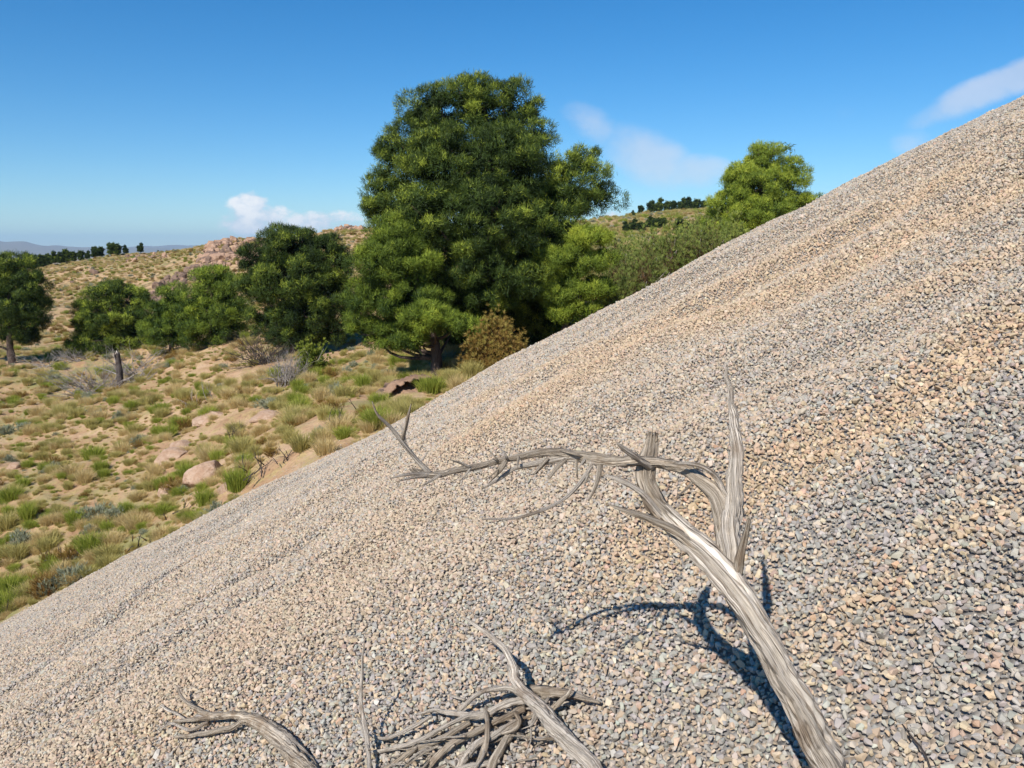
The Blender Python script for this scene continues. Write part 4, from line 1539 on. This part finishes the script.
rgt = np.random.default_rng(5)
for k in range(13):          # short broken spurs along the long arm
    t_ = rgt.uniform(0, 1)
    px = 700 - 285 * t_
    py = np.interp(px, [415, 430, 455, 488, 518, 548, 580, 610, 640, 668, 700], [470, 475, 471, 464, 457, 453, 456, 461, 461, 465, 478])
    Yc = np.interp(px, [415, 548, 640, 700], [1.65, 1.67, 1.58, 1.50])
    up_ = rgt.random() < .35
    dx, dy = rgt.uniform(-22, 4), (rgt.uniform(-14, -5) if up_ else rgt.uniform(6, 24))
    wd = rgt.uniform(2.5, 5)
    wood_part('twig', [(px, py, Yc, wd), (px + dx * .4, py + dy * .5, Yc - .01, wd * .8), (px + dx, py + dy, Yc - rgt.uniform(-.03, .05), 1)], O, arm, M_WOODB if k % 3 else M_WOOD, seg=8, step=.006, rough=.3, seed=90 + k)

# twig standing by itself
def surf(px, py, lift=0.0):
    q = hit(px, py)
    return q[1] - lift


def lay(rows, lift=0.012):
    """rows (px,py,width,height above the stones): rests on the gravel"""
    out = []
    for (px, py, wd, hh) in rows:
        d = ray(px, py)
        t = np.geomspace(.4, 40, 6000)
        pp = d[None] * t[:, None]
        b = pp[:, 2] < heap(pp[:, 0], pp[:, 1]) + hh
        k = int(np.argmax(b))
        out.append((px, py, pp[k, 1], wd))
    return out


def lay_part(name, rows, origin, parent, mat, **kw):
    return wood_part(name, lay(rows), origin, parent, mat, **kw)


O2 = hit(368, 800)
tw_o = link('bare_twig', None, None, O2)
tag(tw_o, 'thin upright grey twig standing in the gravel left of the root tangle', 'twig')
lay_part('stem', [(370, 830, 8, 0), (370, 790, 7, .03), (368, 745, 6.5, .07), (361, 705, 5, .15), (362, 670, 3.5, .24), (364, 640, 1.5, .33)], O2, tw_o, M_WOOD, seg=12, seed=31, rough=.25)
lay_part('branch', [(369, 750, 4, .07), (362, 728, 3.5, .08), (357, 716, 1.5, .1)], O2, tw_o, M_WOOD, seg=8, seed=32, jag=.004)

# half buried root tangle
SLIM = .78
O3 = hit(520, 800)
tang = link('root_tangle', None, None, O3)
tag(tang, 'tangle of half buried weathered roots at the bottom centre', 'roots')
lay_part('root', [(625, 815, 24, .02), (590, 764, 23, .06), (560, 732, 22, .08), (534, 703, 20, .10), (516, 683, 15, .12), (515, 668, 12, .14), (505, 650, 10, .17), (488, 635, 7, .20), (472, 623, 4.5, .23), (463, 617, 1.5, .24)], O3, tang, M_WOOD, seg=30, step=.0035, rough=.38, ridges=3, twist=4, seed=41, jag=.006)
for k, (rows, mt) in enumerate([
        ([(600, 703, 4, .02), (575, 697, 11, .03), (550, 692, 15, .04), (530, 690, 16, .03), (505, 700, 12, .0)], M_WOODB),
        ([(548, 712, 7, .03), (560, 702, 7, .05), (567, 695, 5, .07), (571, 688, 3, .08)], M_WOODB),
        ([(535, 700, 12, .06), (512, 690, 8, .08), (490, 690, 6, .08), (475, 696, 5, .07), (462, 708, 5, .04), (455, 716, 3, .01)], M_WOOD),
        ([(528, 700, 14, .05), (505, 705, 11, .06), (480, 715, 10, .05), (455, 714, 7, .05), (435, 710, 5, .05), (418, 714, 3, .04)], M_WOOD),
        ([(525, 708, 12, .04), (500, 720, 10, .04), (465, 738, 10, .03), (440, 755, 11, .03), (415, 785, 12, .0)], M_WOODB),
        ([(524, 718, 8, .03), (495, 735, 10, .04), (470, 752, 11, .04), (445, 790, 12, .0)], M_WOOD),
        ([(486, 708, 9, .06), (488, 725, 9, .06), (485, 745, 11, .05), (478, 770, 12, .02), (472, 800, 12, 0)], M_WOODB),
        ([(520, 722, 8, .04), (508, 738, 10, .03), (496, 756, 12, .03), (480, 800, 14, .0)], M_WOODB),
        ([(480, 712, 6, .05), (450, 724, 6, .05), (420, 740, 6, .04), (395, 748, 5, .03), (372, 752, 4, .02)], M_WOOD),
        ([(470, 722, 6, .03), (440, 740, 7, .03), (412, 752, 7, .02), (380, 772, 8, .0)], M_WOODB),
        ([(432, 716, 4, .05), (410, 728, 5, .04), (388, 738, 4, .03), (376, 737, 3, .03), (366, 733, 1.5, .03)], M_WOOD),
        ([(500, 760, 8, .02), (470, 766, 7, .03), (452, 774, 7, .02), (430, 800, 8, 0)], M_WOOD),
        ([(516, 712, 5, .07), (520, 722, 5, .06), (514, 730, 4, .05), (502, 734, 3, .04)], M_WOODB),
        ([(465, 700, 3, .02), (455, 697, 3, .03), (448, 694, 1, .03)], M_WOOD)]):
    lay_part('root', rows, O3, tang, mt, seg=14, step=.005, rough=.42, ridges=2, twist=8, seed=50 + k, jag=.012)

SLIM = .86
rgt = np.random.default_rng(9)
for k in range(64):          # thin broken rootlets in the tangle
    px, py = rgt.uniform(380, 560), rgt.uniform(690, 765)
    if py < 745 - .28 * (px - 380):
        continue
    a = rgt.normal(2.55, .45)
    L_ = rgt.uniform(22, 60)
    h0 = rgt.uniform(.0, .05)
    pts_ = [(px + math.cos(a) * L_ * t_ + rgt.normal(0, 2), py + math.sin(a) * L_ * t_ * .8 + rgt.normal(0, 2), max(1, 3.6 * (1 - .7 * t_)), h0 + rgt.uniform(-.01, .015)) for t_ in (0, .35, .7, 1)]
    lay_part('rootlet', pts_, O3, tang, M_WOODB if rgt.random() < .6 else M_WOOD, seg=7, step=.008, rough=.3, seed=120 + k)
# stick at the bottom left
O4 = hit(330, 800)
stk = link('driftwood_stick', None, None, O4)
tag(stk, 'split weathered stick with forked left end lying on the gravel', 'stick')
lay_part('stem', [(345, 810, 26, .0), (305, 768, 24, .02), (285, 745, 22, .03), (265, 726, 18, .045), (248, 718, 13, .05), (232, 715, 9, .05), (215, 715, 7, .05), (200, 712, 6, .05)], O4, stk, M_WOODB, seg=26, step=.004, rough=.40, ridges=3, twist=3, seed=71)
lay_part('branch', [(250, 718, 9, .05), (232, 727, 8, .04), (212, 733, 8, .03), (192, 735, 7, .03), (176, 737, 4, .02)], O4, stk, M_WOODB, seg=14, seed=72, rough=.4, jag=.012)
lay_part('branch', [(205, 713, 6, .05), (192, 706, 5, .06), (182, 697, 4, .07), (177, 686, 1.5, .09)], O4, stk, M_WOODB, seg=12, seed=73, jag=.005)
lay_part('branch', [(235, 716, 6, .05), (212, 718, 5, .04), (190, 720, 5, .03), (174, 721, 3, .02)], O4, stk, M_WOODB, seg=12, seed=74, jag=.008)
lay_part('branch', [(208, 722, 4, .04), (190, 730, 4, .03), (172, 724, 3, .03), (160, 730, 2, .02)], O4, stk, M_WOOD, seg=10, seed=75, jag=.006)
lay_part('splinter', [(160, 705, 1.5, .03), (168, 710, 3, .03), (177, 714, 3.5, .03), (186, 720, 2, .03)], O4, stk, M_WOOD, seg=8, seed=76)

# thin dry stem at the lower right
O5 = hit(930, 770)
st = link('dry_stem', None, None, O5)
tag(st, 'thin dark dry stem lying on the gravel in the lower right corner', 'twig')
lay_part('stem', [(902, 724, 1.2, .01), (912, 738, 2.5, .02), (922, 750, 3, .02), (930, 766, 3, .015), (936, 785, 3, 0)], O5, st, M_CHAR, seg=8, seed=81)

# ------------------------------------------------------------------ haze
def haze_box():
    m = bpy.data.materials.new('haze')
    m.use_nodes = True
    t = NT(m.node_tree)
    t.n.clear()
    pv = t.new('ShaderNodeVolumePrincipled')
    pv.inputs['Color'].default_value = (.48, .73, 1.0, 1)
    pv.inputs['Density'].default_value = 1.0e-4
    pv.inputs['Anisotropy'].default_value = 0.0
    out = t.new('ShaderNodeOutputMaterial')
    t.l.new(pv.outputs[0], out.inputs['Volume'])
    bm = bmesh.new()
    bmesh.ops.create_cube(bm, size=1)
    me = bpy.data.meshes.new('haze')
    bm.to_mesh(me)
    bm.free()
    me.materials.append(m)
    o = link('haze', me, None, (0, 0, 0), (0, 0, 0), (1, 1, 1))
    z0, z1 = -75.0, 220.0
    for v in me.vertices:
        v.co = (v.co.x * 25600, v.co.y * 25600, z0 if v.co.z < 0 else z1)
    o['kind'] = 'stuff'


HAZE = True
if HAZE:
    haze_box()
